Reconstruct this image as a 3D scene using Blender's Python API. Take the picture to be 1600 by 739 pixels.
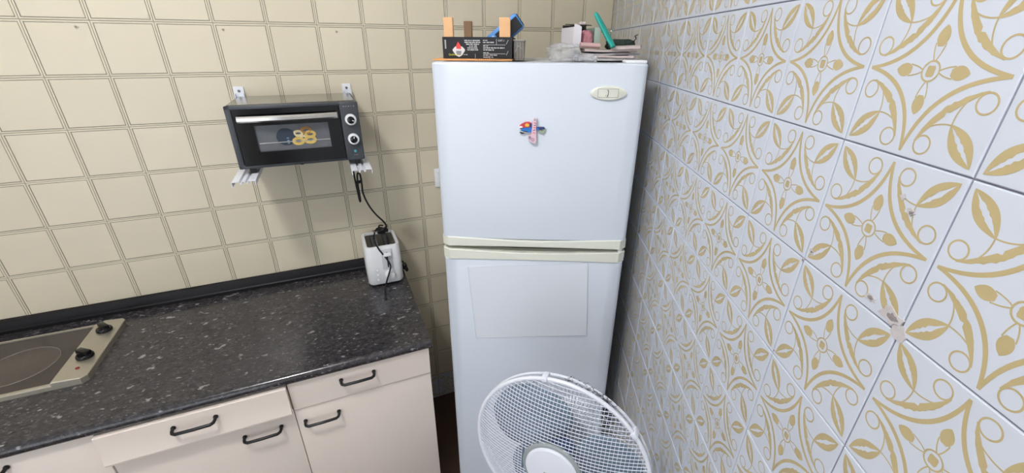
import bpy, bmesh, math, random
import numpy as np
from mathutils import Vector, Matrix

for o in list(bpy.data.objects):
    bpy.data.objects.remove(o)
SC = bpy.context.scene
COL = SC.collection
R2D = math.degrees

# ------------------------------------------------------------------ camera
F_PX = 651.8738
CAM = Vector((-0.3443, -2.0704, 1.7448))
def _rot(r):
    a = Vector(r); th = a.length
    return Matrix.Rotation(th, 3, a.normalized())
_B = Matrix(((1, 0, 0), (0, 0, -1), (0, 1, 0)))          # rows: right, down, forward
_RC = _rot((0.4318, 0.0436, 0.0150)) @ _B
_right, _down, _fwd = Vector(_RC[0]), Vector(_RC[1]), Vector(_RC[2])
cam_d = bpy.data.cameras.new('camera')
cam_d.sensor_fit = 'HORIZONTAL'
cam_d.sensor_width = 36.0
cam_d.lens = F_PX / 1600.0 * 36.0
cam_d.clip_start = 0.02
cam = bpy.data.objects.new('camera', cam_d)
COL.objects.link(cam)
cam.matrix_world = Matrix(((_right.x, -_down.x, -_fwd.x, CAM.x),
                           (_right.y, -_down.y, -_fwd.y, CAM.y),
                           (_right.z, -_down.z, -_fwd.z, CAM.z),
                           (0, 0, 0, 1)))
SC.camera = cam

def project(P):
    d = Vector(P) - CAM
    z = d.dot(_fwd)
    if z < 0.02:
        return None
    return 800 + F_PX * d.dot(_right) / z, 369.5 + F_PX * d.dot(_down) / z

# ------------------------------------------------------------------ world, exposure
world = bpy.data.worlds.new('world')
SC.world = world
world.use_nodes = True
world.node_tree.nodes['Background'].inputs[0].default_value = (0.86, 0.93, 1.0, 1)
world.node_tree.nodes['Background'].inputs[1].default_value = 2.6
SC.view_settings.view_transform = 'Standard'
SC.view_settings.look = 'None'
SC.view_settings.gamma = 1.0
SC.view_settings.use_curve_mapping = False
SC.view_settings.exposure = 0.0

LAMP_POS = (-0.97, -2.05, 2.85)
LAMP_RADIANCE = 104.0
LAMP_RGB = (252, 250, 250)

# ------------------------------------------------------------------ frames
ANG = math.radians(64.178)
U = Vector((-math.sin(ANG), -math.cos(ANG), 0))      # along the back wall, away from the corner
N = Vector((math.cos(ANG), -math.sin(ANG), 0))       # out of the back wall
RZ = math.pi / 2 - ANG                               # local x = right along the wall, local y = into it
def W(s, n, z):
    return U * s + N * n + Vector((0, 0, z))

# ------------------------------------------------------------------ materials
def lin(c):
    return tuple(((v / 255.0) / 12.92) if v / 255.0 <= 0.04045 else (((v / 255.0) + 0.055) / 1.055) ** 2.4 for v in c)
MATS = {}
def mat(name, rgb, rough=0.5, metal=0.0, vary=0.0, scale=20.0, bump=0.0, bscale=60.0, coat=0.0, alpha=1.0,
        trans=0.0, emit=None, obj_vary=0.0, spec=0.5, ior=1.45):
    m = bpy.data.materials.new(name)
    m.use_nodes = True
    nt = m.node_tree
    b = nt.nodes['Principled BSDF']
    base = lin(rgb)
    b.inputs['Base Color'].default_value = (*base, 1)
    b.inputs['Roughness'].default_value = rough
    b.inputs['Metallic'].default_value = metal
    b.inputs['Coat Weight'].default_value = coat
    b.inputs['Alpha'].default_value = alpha
    b.inputs['Transmission Weight'].default_value = trans
    b.inputs['Specular IOR Level'].default_value = spec
    b.inputs['IOR'].default_value = ior
    if emit:
        b.inputs['Emission Color'].default_value = (*lin(emit[0]), 1)
        b.inputs['Emission Strength'].default_value = emit[1]
    tc = nt.nodes.new('ShaderNodeTexCoord')
    if vary or obj_vary:
        nz = nt.nodes.new('ShaderNodeTexNoise')
        nz.inputs['Scale'].default_value = scale
        nz.inputs['Detail'].default_value = 4
        nt.links.new(tc.outputs['Object'], nz.inputs['Vector'])
        hs = nt.nodes.new('ShaderNodeHueSaturation')
        hs.inputs['Color'].default_value = (*base, 1)
        mr = nt.nodes.new('ShaderNodeMapRange')
        mr.inputs['To Min'].default_value = 1 - vary
        mr.inputs['To Max'].default_value = 1 + vary
        nt.links.new(nz.outputs['Fac'], mr.inputs['Value'])
        if obj_vary:
            oi = nt.nodes.new('ShaderNodeObjectInfo')
            m2 = nt.nodes.new('ShaderNodeMapRange')
            m2.inputs['To Min'].default_value = 1 - obj_vary
            m2.inputs['To Max'].default_value = 1 + obj_vary
            nt.links.new(oi.outputs['Random'], m2.inputs['Value'])
            mu = nt.nodes.new('ShaderNodeMath'); mu.operation = 'MULTIPLY'
            nt.links.new(mr.outputs[0], mu.inputs[0]); nt.links.new(m2.outputs[0], mu.inputs[1])
            nt.links.new(mu.outputs[0], hs.inputs['Value'])
        else:
            nt.links.new(mr.outputs[0], hs.inputs['Value'])
        nt.links.new(hs.outputs[0], b.inputs['Base Color'])
    if bump:
        nb = nt.nodes.new('ShaderNodeTexNoise')
        nb.inputs['Scale'].default_value = bscale
        nb.inputs['Detail'].default_value = 3
        nt.links.new(tc.outputs['Object'], nb.inputs['Vector'])
        bp = nt.nodes.new('ShaderNodeBump')
        bp.inputs['Strength'].default_value = bump
        bp.inputs['Distance'].default_value = 0.002
        nt.links.new(nb.outputs['Fac'], bp.inputs['Height'])
        nt.links.new(bp.outputs[0], b.inputs['Normal'])
    MATS[name] = m
    return m

M_beige = mat('beige_glaze', (212, 203, 181), 0.30, vary=0.03, scale=9, obj_vary=0.025)
M_bline = mat('beige_tile_line', (118, 116, 102), 0.45)
M_grout = mat('grout', (156, 152, 140), 0.9, vary=0.12, scale=30)
M_grout_r = mat('grey_grout', (138, 138, 150), 0.9, vary=0.2, scale=14)
M_white_tile = mat('white_glaze', (203, 210, 223), 0.22, vary=0.012, scale=6, obj_vary=0.012)
M_gold = mat('ochre_print', (184, 168, 126), 0.30, vary=0.06, scale=40)
M_plaster = mat('plaster', (244, 242, 236), 0.9, bump=0.15)
M_ceil = mat('ceiling_paint', (246, 246, 244), 0.95)
M_patch = mat('patch_cement', (192, 188, 190), 0.95, vary=0.18, scale=120, bump=0.5, bscale=200)
M_patchd = mat('chipped_glaze', (140, 134, 134), 0.95, vary=0.3, scale=300, bump=0.6, bscale=400)
M_cab = mat('cream_laminate', (234, 222, 212), 0.32, vary=0.012, scale=3)
M_cab_in = mat('carcass_board', (206, 196, 182), 0.5)
M_black = mat('black_plastic', (22, 22, 24), 0.35)
M_blackgloss = mat('black_gloss', (13, 13, 15), 0.12)
M_cable = mat('black_cable', (17, 17, 19), 0.45)
M_oven = mat('anthracite_enamel', (64, 67, 72), 0.38, metal=0.2)
M_ovent = mat('oven_top_steel', (130, 132, 128), 0.16, metal=0.9)
M_steel = mat('brushed_steel', (205, 203, 198), 0.24, metal=1.0, vary=0.08, scale=60)
M_alu = mat('worn_aluminium', (190, 184, 170), 0.38, metal=0.75, vary=0.08, scale=30)
M_glassdark = mat('dark_oven_glass', (10, 10, 12), 0.12)
M_ovenin = mat('oven_inside', (120, 122, 126), 0.35, metal=0.3, vary=0.2, scale=25)
M_white_pl = mat('white_plastic', (232, 233, 236), 0.30)
M_white_metal = mat('white_painted_metal', (228, 231, 238), 0.4)
M_screw = mat('screw_steel', (120, 120, 122), 0.4, metal=0.8)
M_fridge = mat('white_enamel', (209, 217, 228), 0.34, bump=0.03, bscale=900)
M_fridge_body = mat('fridge_cabinet_paint', (206, 208, 208), 0.5)
M_cream = mat('cream_trim', (226, 228, 216), 0.4)
M_gasket = mat('grey_gasket', (112, 108, 100), 0.8)
M_film = mat('clear_film', (228, 234, 243), 0.3)
M_blue = mat('blue_paint', (30, 112, 196), 0.35)
M_dblue = mat('navy_paint', (34, 52, 110), 0.35)
M_red = mat('red_paint', (196, 52, 60), 0.35)
M_yellow = mat('yellow_paint', (232, 186, 64), 0.35)
M_pink = mat('pink_paint', (226, 190, 204), 0.5)
M_green_l = mat('indicator_green', (70, 168, 170), 0.4)
M_woodl = mat('pale_pine', (222, 176, 130), 0.7, vary=0.14, scale=18)
M_woodd = mat('brown_pine', (132, 104, 78), 0.75, vary=0.18, scale=18)
M_orange_bd = mat('orange_board', (220, 160, 104), 0.7, vary=0.12, scale=40)
M_crate = mat('black_print_board', (24, 25, 29), 0.6)
M_print_w = mat('white_print', (214, 214, 214), 0.7)
M_print_y = mat('yellow_print', (214, 210, 50), 0.7)
M_print_r = mat('red_print', (222, 74, 70), 0.7)
M_paper = mat('grey_pink_paper', (196, 182, 180), 0.85, vary=0.14, scale=30)
M_paper2 = mat('greyish_paper', (176, 174, 176), 0.85, vary=0.2, scale=40)
M_paper3 = mat('pink_paper', (194, 160, 158), 0.8, vary=0.15, scale=30)
M_cardw = mat('white_card', (226, 222, 228), 0.7)
M_cardg = mat('grey_green_card', (160, 178, 164), 0.7)
M_cardin = mat('carton_inside', (40, 38, 36), 0.8)
M_cloth = mat('pink_cloth', (190, 130, 140), 0.9, vary=0.3, scale=40)
M_teal = mat('teal_plastic', (26, 150, 138), 0.4)
M_dgreen = mat('bottle_green_fabric', (36, 50, 44), 0.7, vary=0.25, scale=60)
M_bag = mat('clear_bag', (214, 216, 220), 0.18, alpha=0.34, bump=0.6, bscale=40)
M_bagblue = mat('blue_wrap', (74, 142, 214), 0.3)
M_punnet = mat('clear_punnet', (132, 128, 120), 0.15, alpha=0.72)
M_fanw = mat('white_fan_plastic', (226, 230, 240), 0.4)
M_fannet = mat('fan_wire', (214, 219, 233), 0.4)
M_fanring = mat('fan_grey', (148, 156, 158), 0.5)
M_blade = mat('smoky_blue_blade', (130, 152, 168), 0.25, alpha=0.75)
M_motor = mat('fan_motor_blue', (60, 84, 124), 0.5)
M_dust = mat('dust', (70, 66, 66), 1.0)
M_lampw = mat('lamp_body', (235, 235, 235), 0.5)
M_lampd = mat('lamp_diffuser', (250, 248, 244), 0.5, emit=(LAMP_RGB, LAMP_RADIANCE))
M_bagel = mat('bagel_print', (196, 168, 90), 0.6, vary=0.2, scale=80)
M_bagel2 = mat('bagel_print_brown', (150, 112, 62), 0.6, vary=0.2, scale=80)
M_stick = mat('sticker_blue', (38, 50, 66), 0.45)
M_redlamp = mat('red_lens', (120, 40, 26), 0.2)

# floor: dark brown square tiles, mostly in shade
M_floor = mat('dark_brown_floor', (84, 58, 48), 0.35, vary=0.25, scale=6)

# worktop: dark laminate with pale flecks
def worktop_material():
    m = bpy.data.materials.new('dark_speckled_laminate'); m.use_nodes = True
    nt = m.node_tree; b = nt.nodes['Principled BSDF']
    b.inputs['Roughness'].default_value = 0.15
    tc = nt.nodes.new('ShaderNodeTexCoord')
    mp = nt.nodes.new('ShaderNodeMapping')
    mp.inputs['Rotation'].default_value = (0, 0, 0.5)
    mp.inputs['Scale'].default_value = (0.75, 1.25, 1.0)
    nt.links.new(tc.outputs['Object'], mp.inputs['Vector'])
    def noise(scale, detail, rough=0.5):
        n = nt.nodes.new('ShaderNodeTexNoise')
        n.inputs['Scale'].default_value = scale; n.inputs['Detail'].default_value = detail
        n.inputs['Roughness'].default_value = rough
        nt.links.new(mp.outputs[0], n.inputs['Vector']); return n
    def ramp(src, stops):
        r = nt.nodes.new('ShaderNodeValToRGB')
        el = r.color_ramp.elements
        while len(el) < len(stops): el.new(0.5)
        for e, (p, c) in zip(el, stops):
            e.position = p; e.color = (*c, 1)
        nt.links.new(src, r.inputs[0]); return r
    g = (0, 0, 0); w = (1, 1, 1)
    fine = noise(90, 5, 0.7)
    base = ramp(fine.outputs['Fac'], [(0.35, lin((36, 35, 38))), (0.55, lin((58, 56, 59))), (0.75, lin((88, 85, 87)))])
    big = noise(42, 2, 0.55)
    fl = ramp(big.outputs['Fac'], [(0.66, g), (0.71, w)])
    sm = noise(120, 2, 0.5)
    fs = ramp(sm.outputs['Fac'], [(0.66, g), (0.72, w)])
    mx = nt.nodes.new('ShaderNodeMixRGB'); mx.inputs[2].default_value = (*lin((134, 132, 133)), 1)
    nt.links.new(fl.outputs[0], mx.inputs[0]); nt.links.new(base.outputs[0], mx.inputs[1])
    mx2 = nt.nodes.new('ShaderNodeMixRGB'); mx2.inputs[2].default_value = (*lin((112, 109, 110)), 1)
    nt.links.new(fs.outputs[0], mx2.inputs[0]); nt.links.new(mx.outputs[0], mx2.inputs[1])
    nt.links.new(mx2.outputs[0], b.inputs['Base Color'])
    return m
M_top = worktop_material()

# ------------------------------------------------------------------ mesh builder
class MB:
    def __init__(self):
        self.v = []; self.f = []; self.m = []
    def add(self, verts, faces, mi=0):
        b = len(self.v)
        self.v += [tuple(v) for v in verts]
        for f in faces:
            self.f.append(tuple(i + b for i in f)); self.m.append(mi)
        return self
    def bm(self, bm, mi=0, mtx=None):
        bm.verts.index_update()
        vs = [(mtx @ v.co) if mtx else v.co.copy() for v in bm.verts]
        self.add(vs, [[v.index for v in f.verts] for f in bm.faces], mi)
        bm.free(); return self
    def box(self, c, s, r=0.0, seg=2, mi=0, rot=None, taper=None):
        bm = bmesh.new(); bmesh.ops.create_cube(bm, size=1)
        for v in bm.verts:
            v.co = Vector((v.co.x * s[0], v.co.y * s[1], v.co.z * s[2]))
            if taper and v.co.z > 0:
                v.co.x *= taper[0]; v.co.y *= taper[1]
        if r > 0:
            bmesh.ops.bevel(bm, geom=bm.edges[:] + bm.verts[:], offset=r, segments=seg, profile=0.5, affect='EDGES', clamp_overlap=True)
        M = Matrix.Translation(Vector(c))
        if rot is not None:
            M = M @ rot.to_4x4()
        return self.bm(bm, mi, M)
    def vbox(self, c, s, r, seg=4, mi=0, r2=0.0):
        """box with only its vertical edges rounded (r) and the top rim (r2)"""
        bm = bmesh.new(); bmesh.ops.create_cube(bm, size=1)
        for v in bm.verts: v.co = Vector((v.co.x * s[0], v.co.y * s[1], v.co.z * s[2]))
        ed = [e for e in bm.edges if abs(e.verts[0].co.z - e.verts[1].co.z) > s[2] * 0.5]
        bmesh.ops.bevel(bm, geom=ed, offset=r, segments=seg, profile=0.5, affect='EDGES')
        if r2:
            ed = [e for e in bm.edges if e.verts[0].co.z > s[2] * 0.49 and e.verts[1].co.z > s[2] * 0.49 and len(e.link_faces) == 2
                  and any(abs(f.normal.z) < 0.5 for f in e.link_faces)]
            bmesh.ops.bevel(bm, geom=ed, offset=r2, segments=3, profile=0.5, affect='EDGES')
        return self.bm(bm, mi, Matrix.Translation(Vector(c)))
    def tube(self, pts, r, sides=8, mi=0, closed=False, caps=True):
        pts = [Vector(p) for p in pts]; n = len(pts)
        rr = r if isinstance(r, (list, tuple)) else [r] * n
        tan = []
        for i in range(n):
            if closed: t = pts[(i + 1) % n] - pts[i - 1]
            else: t = pts[min(i + 1, n - 1)] - pts[max(i - 1, 0)]
            tan.append(t.normalized())
        ref = Vector((0, 0, 1)) if abs(tan[0].z) < 0.9 else Vector((1, 0, 0))
        a = tan[0].cross(ref).normalized()
        vs = []; 
        for i in range(n):
            a = (a - tan[i] * a.dot(tan[i]))
            a = a.normalized() if a.length > 1e-9 else tan[i].orthogonal().normalized()
            b = tan[i].cross(a)
            for k in range(sides):
                th = 2 * math.pi * k / sides
                vs.append(pts[i] + (a * math.cos(th) + b * math.sin(th)) * rr[i])
        fs = []
        for i in range(n if closed else n - 1):
            j = (i + 1) % n
            for k in range(sides):
                k2 = (k + 1) % sides
                fs.append((i * sides + k, i * sides + k2, j * sides + k2, j * sides + k))
        if caps and not closed:
            fs.append(tuple(range(sides - 1, -1, -1))); fs.append(tuple((n - 1) * sides + k for k in range(sides)))
        return self.add(vs, fs, mi)
    def lathe(self, prof, seg=32, mi=0, mtx=None):
        """profile [(r, h)] turned about local z"""
        vs = []; fs = []
        for (r, h) in prof:
            for k in range(seg):
                th = 2 * math.pi * k / seg
                v = Vector((r * math.cos(th), r * math.sin(th), h))
                vs.append(mtx @ v if mtx else v)
        for i in range(len(prof) - 1):
            for k in range(seg):
                k2 = (k + 1) % seg
                fs.append((i * seg + k, i * seg + k2, (i + 1) * seg + k2, (i + 1) * seg + k))
        if prof[0][0] > 1e-6: fs.append(tuple(range(seg - 1, -1, -1)))
        if prof[-1][0] > 1e-6: fs.append(tuple((len(prof) - 1) * seg + k for k in range(seg)))
        return self.add(vs, fs, mi)
    def prism(self, poly, y0, y1, mi=0, mtx=None):
        """poly [(x, z)] (counter-clockwise seen from -y), from y0 (front) to y1 (back)"""
        n = len(poly)
        vs = [Vector((x, y0, z)) for x, z in poly] + [Vector((x, y1, z)) for x, z in poly]
        if mtx: vs = [mtx @ v for v in vs]
        fs = [tuple(range(n)), tuple(range(2 * n - 1, n - 1, -1))]
        for i in range(n):
            j = (i + 1) % n
            fs.append((j, i, i + n, j + n))
        return self.add(vs, fs, mi)
    def build(self, name, mats, parent=None, loc=(0, 0, 0), rot=(0, 0, 0), smooth=35):
        me = bpy.data.meshes.new(name)
        me.from_pydata(self.v, [], self.f)
        if not isinstance(mats, (list, tuple)): mats = [mats]
        for m in mats: me.materials.append(m)
        me.polygons.foreach_set('material_index', self.m)
        me.polygons.foreach_set('use_smooth', [bool(smooth)] * len(me.polygons))
        me.update()
        if smooth:
            me.set_sharp_from_angle(angle=math.radians(smooth))
        o = bpy.data.objects.new(name, me)
        COL.objects.link(o)
        o.parent = parent
        o.location = loc; o.rotation_euler = rot
        return o

def link(name, me, parent, loc, rot):
    o = bpy.data.objects.new(name, me); COL.objects.link(o)
    o.parent = parent; o.location = loc; o.rotation_euler = rot
    return o
def tag(o, label=None, cat=None, group=None, kind=None):
    if label: o['label'] = label
    if cat: o['category'] = cat
    if group: o['group'] = group
    if kind: o['kind'] = kind
    return o
def thing(name, label, cat, loc=(0, 0, 0), rz=0.0, group=None, rot=None):
    o = bpy.data.objects.new(name, None); COL.objects.link(o)
    o.empty_display_size = 0.05
    o.location = loc; o.rotation_euler = rot if rot else (0, 0, rz)
    return tag(o, label, cat, group)
def bez(p0, p1, p2, n):
    out = []
    for i in range(n + 1):
        t = i / n
        out.append(tuple((1 - t) ** 2 * a + 2 * t * (1 - t) * b + t * t * c for a, b, c in zip(p0, p1, p2)))
    return out
def smooth_path(pts, sub=6):
    pts = [Vector(p) for p in pts]; out = []
    n = len(pts)
    for i in range(n - 1):
        p0 = pts[max(i - 1, 0)]; p1 = pts[i]; p2 = pts[i + 1]; p3 = pts[min(i + 2, n - 1)]
        for k in range(sub):
            t = k / sub
            out.append(0.5 * ((2 * p1) + (p2 - p0) * t + (2 * p0 - 5 * p1 + 4 * p2 - p3) * t * t + (3 * p1 - p0 - 3 * p2 + p3) * t ** 3))
    out.append(pts[-1]); return out

# ================================================================== SETTING
CEIL = LAMP_POS[2]
S_END = 4.0
P0 = Vector((0, 0, 0)); P1 = U * S_END; P2 = P1 + N * 2.7; P3 = Vector((0, P2.y, 0))

def slab_poly(name, pts, z0, z1, m):
    mb = MB(); n = len(pts)
    vs = [Vector((p.x, p.y, z0)) for p in pts] + [Vector((p.x, p.y, z1)) for p in pts]
    fs = [tuple(range(n)), tuple(range(2 * n - 1, n - 1, -1))] + [((i + 1) % n, i, i + n, (i + 1) % n + n) for i in range(n)]
    mb.add(vs, fs)
    o = mb.build(name, m, smooth=0)
    bm = bmesh.new(); bm.from_mesh(o.data); bmesh.ops.recalc_face_normals(bm, faces=bm.faces); bm.to_mesh(o.data); bm.free()
    return tag(o, kind='structure')

REC = 0.0022      # grout lies this far behind the tile faces
TH = 0.10
floor = slab_poly('floor', [P0 + Vector((0.05, 0.05, 0)), P1 - N * 0.05 + U * .05, P2 + U * .05 + Vector((0, -.05, 0)), P3 + Vector((.05, -.05, 0))], -0.05, 0.0, M_floor)
ceiling = slab_poly('ceiling', [P0 + Vector((0.05, 0.05, 0)), P1 - N * 0.05 + U * .05, P2 + U * .05 + Vector((0, -.05, 0)), P3 + Vector((.05, -.05, 0))], CEIL, CEIL + 0.05, M_ceil)
wall_back = slab_poly('wall_back', [P0 - N * REC - U * 0.0, P1 - N * REC, P1 - N * TH, P0 - N * TH], 0.0, CEIL, M_grout)
wall_right = slab_poly('wall_right', [P0 + Vector((REC, 0, 0)), P3 + Vector((REC, 0, 0)), P3 + Vector((TH, 0, 0)), P0 + Vector((TH, 0, 0))], 0.0, CEIL, M_grout_r)
wall_left = slab_poly('wall_left', [P1, P2, P2 + U * TH, P1 + U * TH], 0.0, CEIL, M_plaster)
# wall behind the camera, with an invented window added to let in fill light
WIN = (-2.05, -0.25, 0.12, 2.30)      # x0, x1, z0, z1
yw = P3.y
_m = MB()
for (x0, x1, z0, z1) in ((P2.x - .15, WIN[0], 0, CEIL), (WIN[1], 0.1, 0, CEIL), (WIN[0], WIN[1], 0, WIN[2]), (WIN[0], WIN[1], WIN[3], CEIL)):
    _m.box(((x0 + x1) / 2, yw - TH / 2, (z0 + z1) / 2), (x1 - x0, TH, z1 - z0))
wall_front = tag(_m.build('wall_front', M_plaster, smooth=0), kind='structure')
_m = MB()
for (x0, x1, z0, z1) in ((WIN[0], WIN[0] + .045, WIN[2], WIN[3]), (WIN[1] - .045, WIN[1], WIN[2], WIN[3]), (WIN[0] + .045, WIN[1] - .045, WIN[2], WIN[2] + .045),
                         (WIN[0] + .045, WIN[1] - .045, WIN[3] - .045, WIN[3]), ((WIN[0] + WIN[1]) / 2 - .02, (WIN[0] + WIN[1]) / 2 + .02, WIN[2] + .045, WIN[3] - .045)):
    _m.box(((x0 + x1) / 2, yw - TH * .6, (z0 + z1) / 2), (x1 - x0, .05, z1 - z0), .003, 1)
tag(_m.build('fill_window_1', M_white_pl, smooth=30), kind='structure')  # frame of the added, unseen window
pd_ = bpy.data.lights.new('fill_window_portal', 'AREA'); pd_.shape = 'RECTANGLE'  # samples the sky fill through the added window
pd_.size = WIN[1] - WIN[0]; pd_.size_y = WIN[3] - WIN[2]; pd_.cycles.is_portal = True
po_ = bpy.data.objects.new('fill_window_portal', pd_); COL.objects.link(po_)
po_.location = ((WIN[0] + WIN[1]) / 2, yw - TH - .01, (WIN[2] + WIN[3]) / 2); po_.rotation_euler = (math.pi / 2, 0, 0)
tag(wall_back, 'wall of square beige tiles with grey relief borders')
tag(wall_right, 'wall of white tiles printed with ochre leaf scrolls')

# ---- beige tile: rim, dark relief line, face
def beige_tile_mb(w, h):
    mb = MB(); hw, hh = w / 2, h / 2
    prof = [(0, -0.0055), (0, -0.0008), (0.0008, 0), (0.0042, 0), (0.0049, -0.0008), (0.0060, -0.0008), (0.0068, 0.0)]
    mis = [0, 0, 0, 1, 1, 0]
    vs = []
    for ins, y in prof:
        x, z = hw - ins, hh - ins
        vs += [(-x, -y, -z), (x, -y, -z), (x, -y, z), (-x, -y, z)]
    for r in range(len(prof) - 1):
        fs = [(r * 4 + k, r * 4 + (k + 1) % 4, (r + 1) * 4 + (k + 1) % 4, (r + 1) * 4 + k) for k in range(4)]
        mb.add([], [], 0)
        for f in fs: mb.f.append(f); mb.m.append(mis[r])
    b = (len(prof) - 1) * 4
    mb.f.append((b, b + 1, b + 2, b + 3)); mb.m.append(0)
    mb.v = vs
    return mb
T1 = 0.15
proto = beige_tile_mb(T1 - 0.0016, T1 - 0.0016)
me_beige = proto.build('tile', [M_beige, M_bline], smooth=0)
beige_mesh = me_beige.data
bpy.data.objects.remove(me_beige)

# ---- printed white tile
T2 = 0.1482
def printed_tile_mb():
    mb = MB(); h = T2 / 2 - 0.0008
    prof = [(0, -0.0055), (0, -0.0009), (0.0009, 0)]
    vs = []
    for ins, y in prof:
        x = h - ins
        vs += [(-x, -y, -x), (x, -y, -x), (x, -y, x), (-x, -y, x)]
    mb.v = vs
    for r in range(2):
        for k in range(4):
            mb.f.append((r * 4 + k, r * 4 + (k + 1) % 4, (r + 1) * 4 + (k + 1) % 4, (r + 1) * 4 + k)); mb.m.append(0)
    mb.f.append((8, 9, 10, 11)); mb.m.append(0)
    Q = T2 / 2; lay = [0]
    def put(a, b):                          # strip between two polylines (unit coordinates)
        n = len(a)
        lay[0] += 1
        yy = -0.00012 - 0.000002 * lay[0]       # each stroke a hair above the last, so none share a plane
        vs = [(x * Q, yy, z * Q) for x, z in a] + [(x * Q, yy, z * Q) for x, z in b]
        fs = []
        for i in range(n - 1):
            q = (i, i + 1, n + i + 1, n + i)
            p = [vs[k] for k in q]
            ar = sum(p[k][0] * p[(k + 1) % 4][2] - p[(k + 1) % 4][0] * p[k][2] for k in range(4))
            fs.append(q if ar > 0 else q[::-1])
        mb.add(vs, fs, 1)
    def stroke(path, wl, wr=None):
        a = []; b = []; n = len(path)
        for i in range(n):
            p = Vector(path[i]); t = Vector(path[min(i + 1, n - 1)]) - Vector(path[max(i - 1, 0)])
            t.normalize(); nn = Vector((-t.y, t.x))
            u = i / (n - 1)
            l = wl(u) if callable(wl) else wl
            r = (wr(u) if callable(wr) else wr) if wr is not None else l
            a.append(tuple(p + nn * l)); b.append(tuple(p - nn * r))
        put(a, b)
    def ring(c, r, w, seg=22):
        a = [(c[0] + (r - w) * math.cos(2 * math.pi * k / seg), c[1] + (r - w) * math.sin(2 * math.pi * k / seg)) for k in range(seg + 1)]
        b = [(c[0] + (r + w) * math.cos(2 * math.pi * k / seg), c[1] + (r + w) * math.sin(2 * math.pi * k / seg)) for k in range(seg + 1)]
        put(a, b)
    rng = random.Random(3)
    for q in range(4):
        ca, sa = [(1, 0), (0, 1), (-1, 0), (0, -1)][q]
        T = lambda p: (p[0] * ca - p[1] * sa, p[0] * sa + p[1] * ca)
        TT = lambda L: [T(p) for p in L]
        # curved side of the star
        stroke(TT(bez((-0.925, 0.0), (-0.11, 0.11), (0.0, 0.925), 18)), lambda u: 0.018 + 0.009 * math.sin(math.pi * u) ** 0.6)
        # crescent with toothed inner edge
        jag = [rng.uniform(-0.012, 0.012) for _ in range(25)]
        cres = bez((-0.775, 0.145), (-0.335, 0.345), (-0.145, 0.775), 24)
        stroke(TT(cres), lambda u: max(0.006, 0.040 * math.sin(math.pi * u) ** 0.7 - (0.03 if abs(u - .5) < .035 else 0)),
               lambda u: max(0.006, 0.046 * math.sin(math.pi * u) ** 0.7 + jag[int(round(u * 24))] * math.sin(math.pi * u)))
        # rings where the crescent ends curl
        ring(T((-0.80, 0.265)), 0.108, 0.0105)
        ring(T((-0.265, 0.80)), 0.108, 0.0105)
        # links from leaf base
        stroke(TT(bez((-0.53, 0.53), (-0.52, 0.40), (-0.585, 0.275), 6)), 0.0085)
        stroke(TT(bez((-0.53, 0.53), (-0.40, 0.52), (-0.275, 0.585), 6)), 0.0085)
        # leaf in two halves round a toothed white spindle
        n = 16; A = Vector((-0.52, 0.52)); B = Vector((-0.925, 0.925)); ax = (B - A); pr = Vector((ax.y, -ax.x)).normalized()
        j1 = [rng.uniform(0.6, 1.35) for _ in range(n + 1)]
        for sg in (-1, 1):
            o_, i_ = [], []
            for k in range(n + 1):
                t = k / n
                w = 0.125 * math.sin(math.pi * t) ** 0.85
                wi = min(w * 0.8, 0.030 * math.sin(math.pi * min(1, max(0, (t - 0.06) / 0.86))) * j1[k])
                c = A + ax * t
                o_.append(T(tuple(c + pr * sg * w))); i_.append(T(tuple(c + pr * sg * max(wi, 0.0))))
            put(o_, i_)
        # petal: solid tip and two thin lines to the middle
        o_, i_ = [], []
        for k in range(11):
            t = k / 10
            w = 0.078 * math.sin(math.pi * (0.10 + 0.90 * t)) ** 0.75
            y = 0.265 + 0.225 * t
            o_.append(T((-w, y))); i_.append(T((w, y)))
        put(o_, i_)
        for sg in (-1, 1):
            stroke(TT(bez((0.012 * sg, 0.115), (0.055 * sg, 0.19), (0.066 * sg, 0.30), 5)), 0.0075)
    ring((0, 0), 0.112, 0.0105, 20)
    put([(-0.042, -0.06), (0.042, -0.06)], [(-0.042, 0.06), (0.042, 0.06)])
    put([(-0.055, -0.035), (-0.042, -0.06)], [(-0.055, 0.035), (-0.042, 0.06)])
    put([(0.042, -0.06), (0.055, -0.035)], [(0.042, 0.06), (0.055, 0.035)])
    return mb
_o = printed_tile_mb().build('tile', [M_white_tile, M_gold], smooth=0)
printed_mesh = _o.data
bpy.data.objects.remove(_o)

def in_frame(corners, mx=60):
    for c in corners:
        p = project(c)
        if p and -mx < p[0] < 1600 + mx and -mx < p[1] < 739 + mx:
            return True
    return False
def join_meshes(name, items, mats, parent):
    """items: (mesh, matrix) joined into one mesh object"""
    V = []; Fs = []; Mi = []; base = 0
    cache = {}
    for me, M in items:
        if me.name not in cache:
            co = np.empty(len(me.vertices) * 3); me.vertices.foreach_get('co', co)
            cache[me.name] = (co.reshape(-1, 3), [tuple(p.vertices) for p in me.polygons], [p.material_index for p in me.polygons])
        co, pf, pm = cache[me.name]
        A = np.array(M)
        V.append(co @ A[:3, :3].T + A[:3, 3])
        Fs += [tuple(i + base for i in f) for f in pf]; Mi += pm
        base += len(co)
    me = bpy.data.meshes.new(name)
    me.from_pydata(np.concatenate(V).tolist(), [], Fs)
    for m in mats: me.materials.append(m)
    me.polygons.foreach_set('material_index', Mi); me.update()
    o = bpy.data.objects.new(name, me); COL.objects.link(o); o.parent = parent
    return tag(o, kind='stuff')

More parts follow.
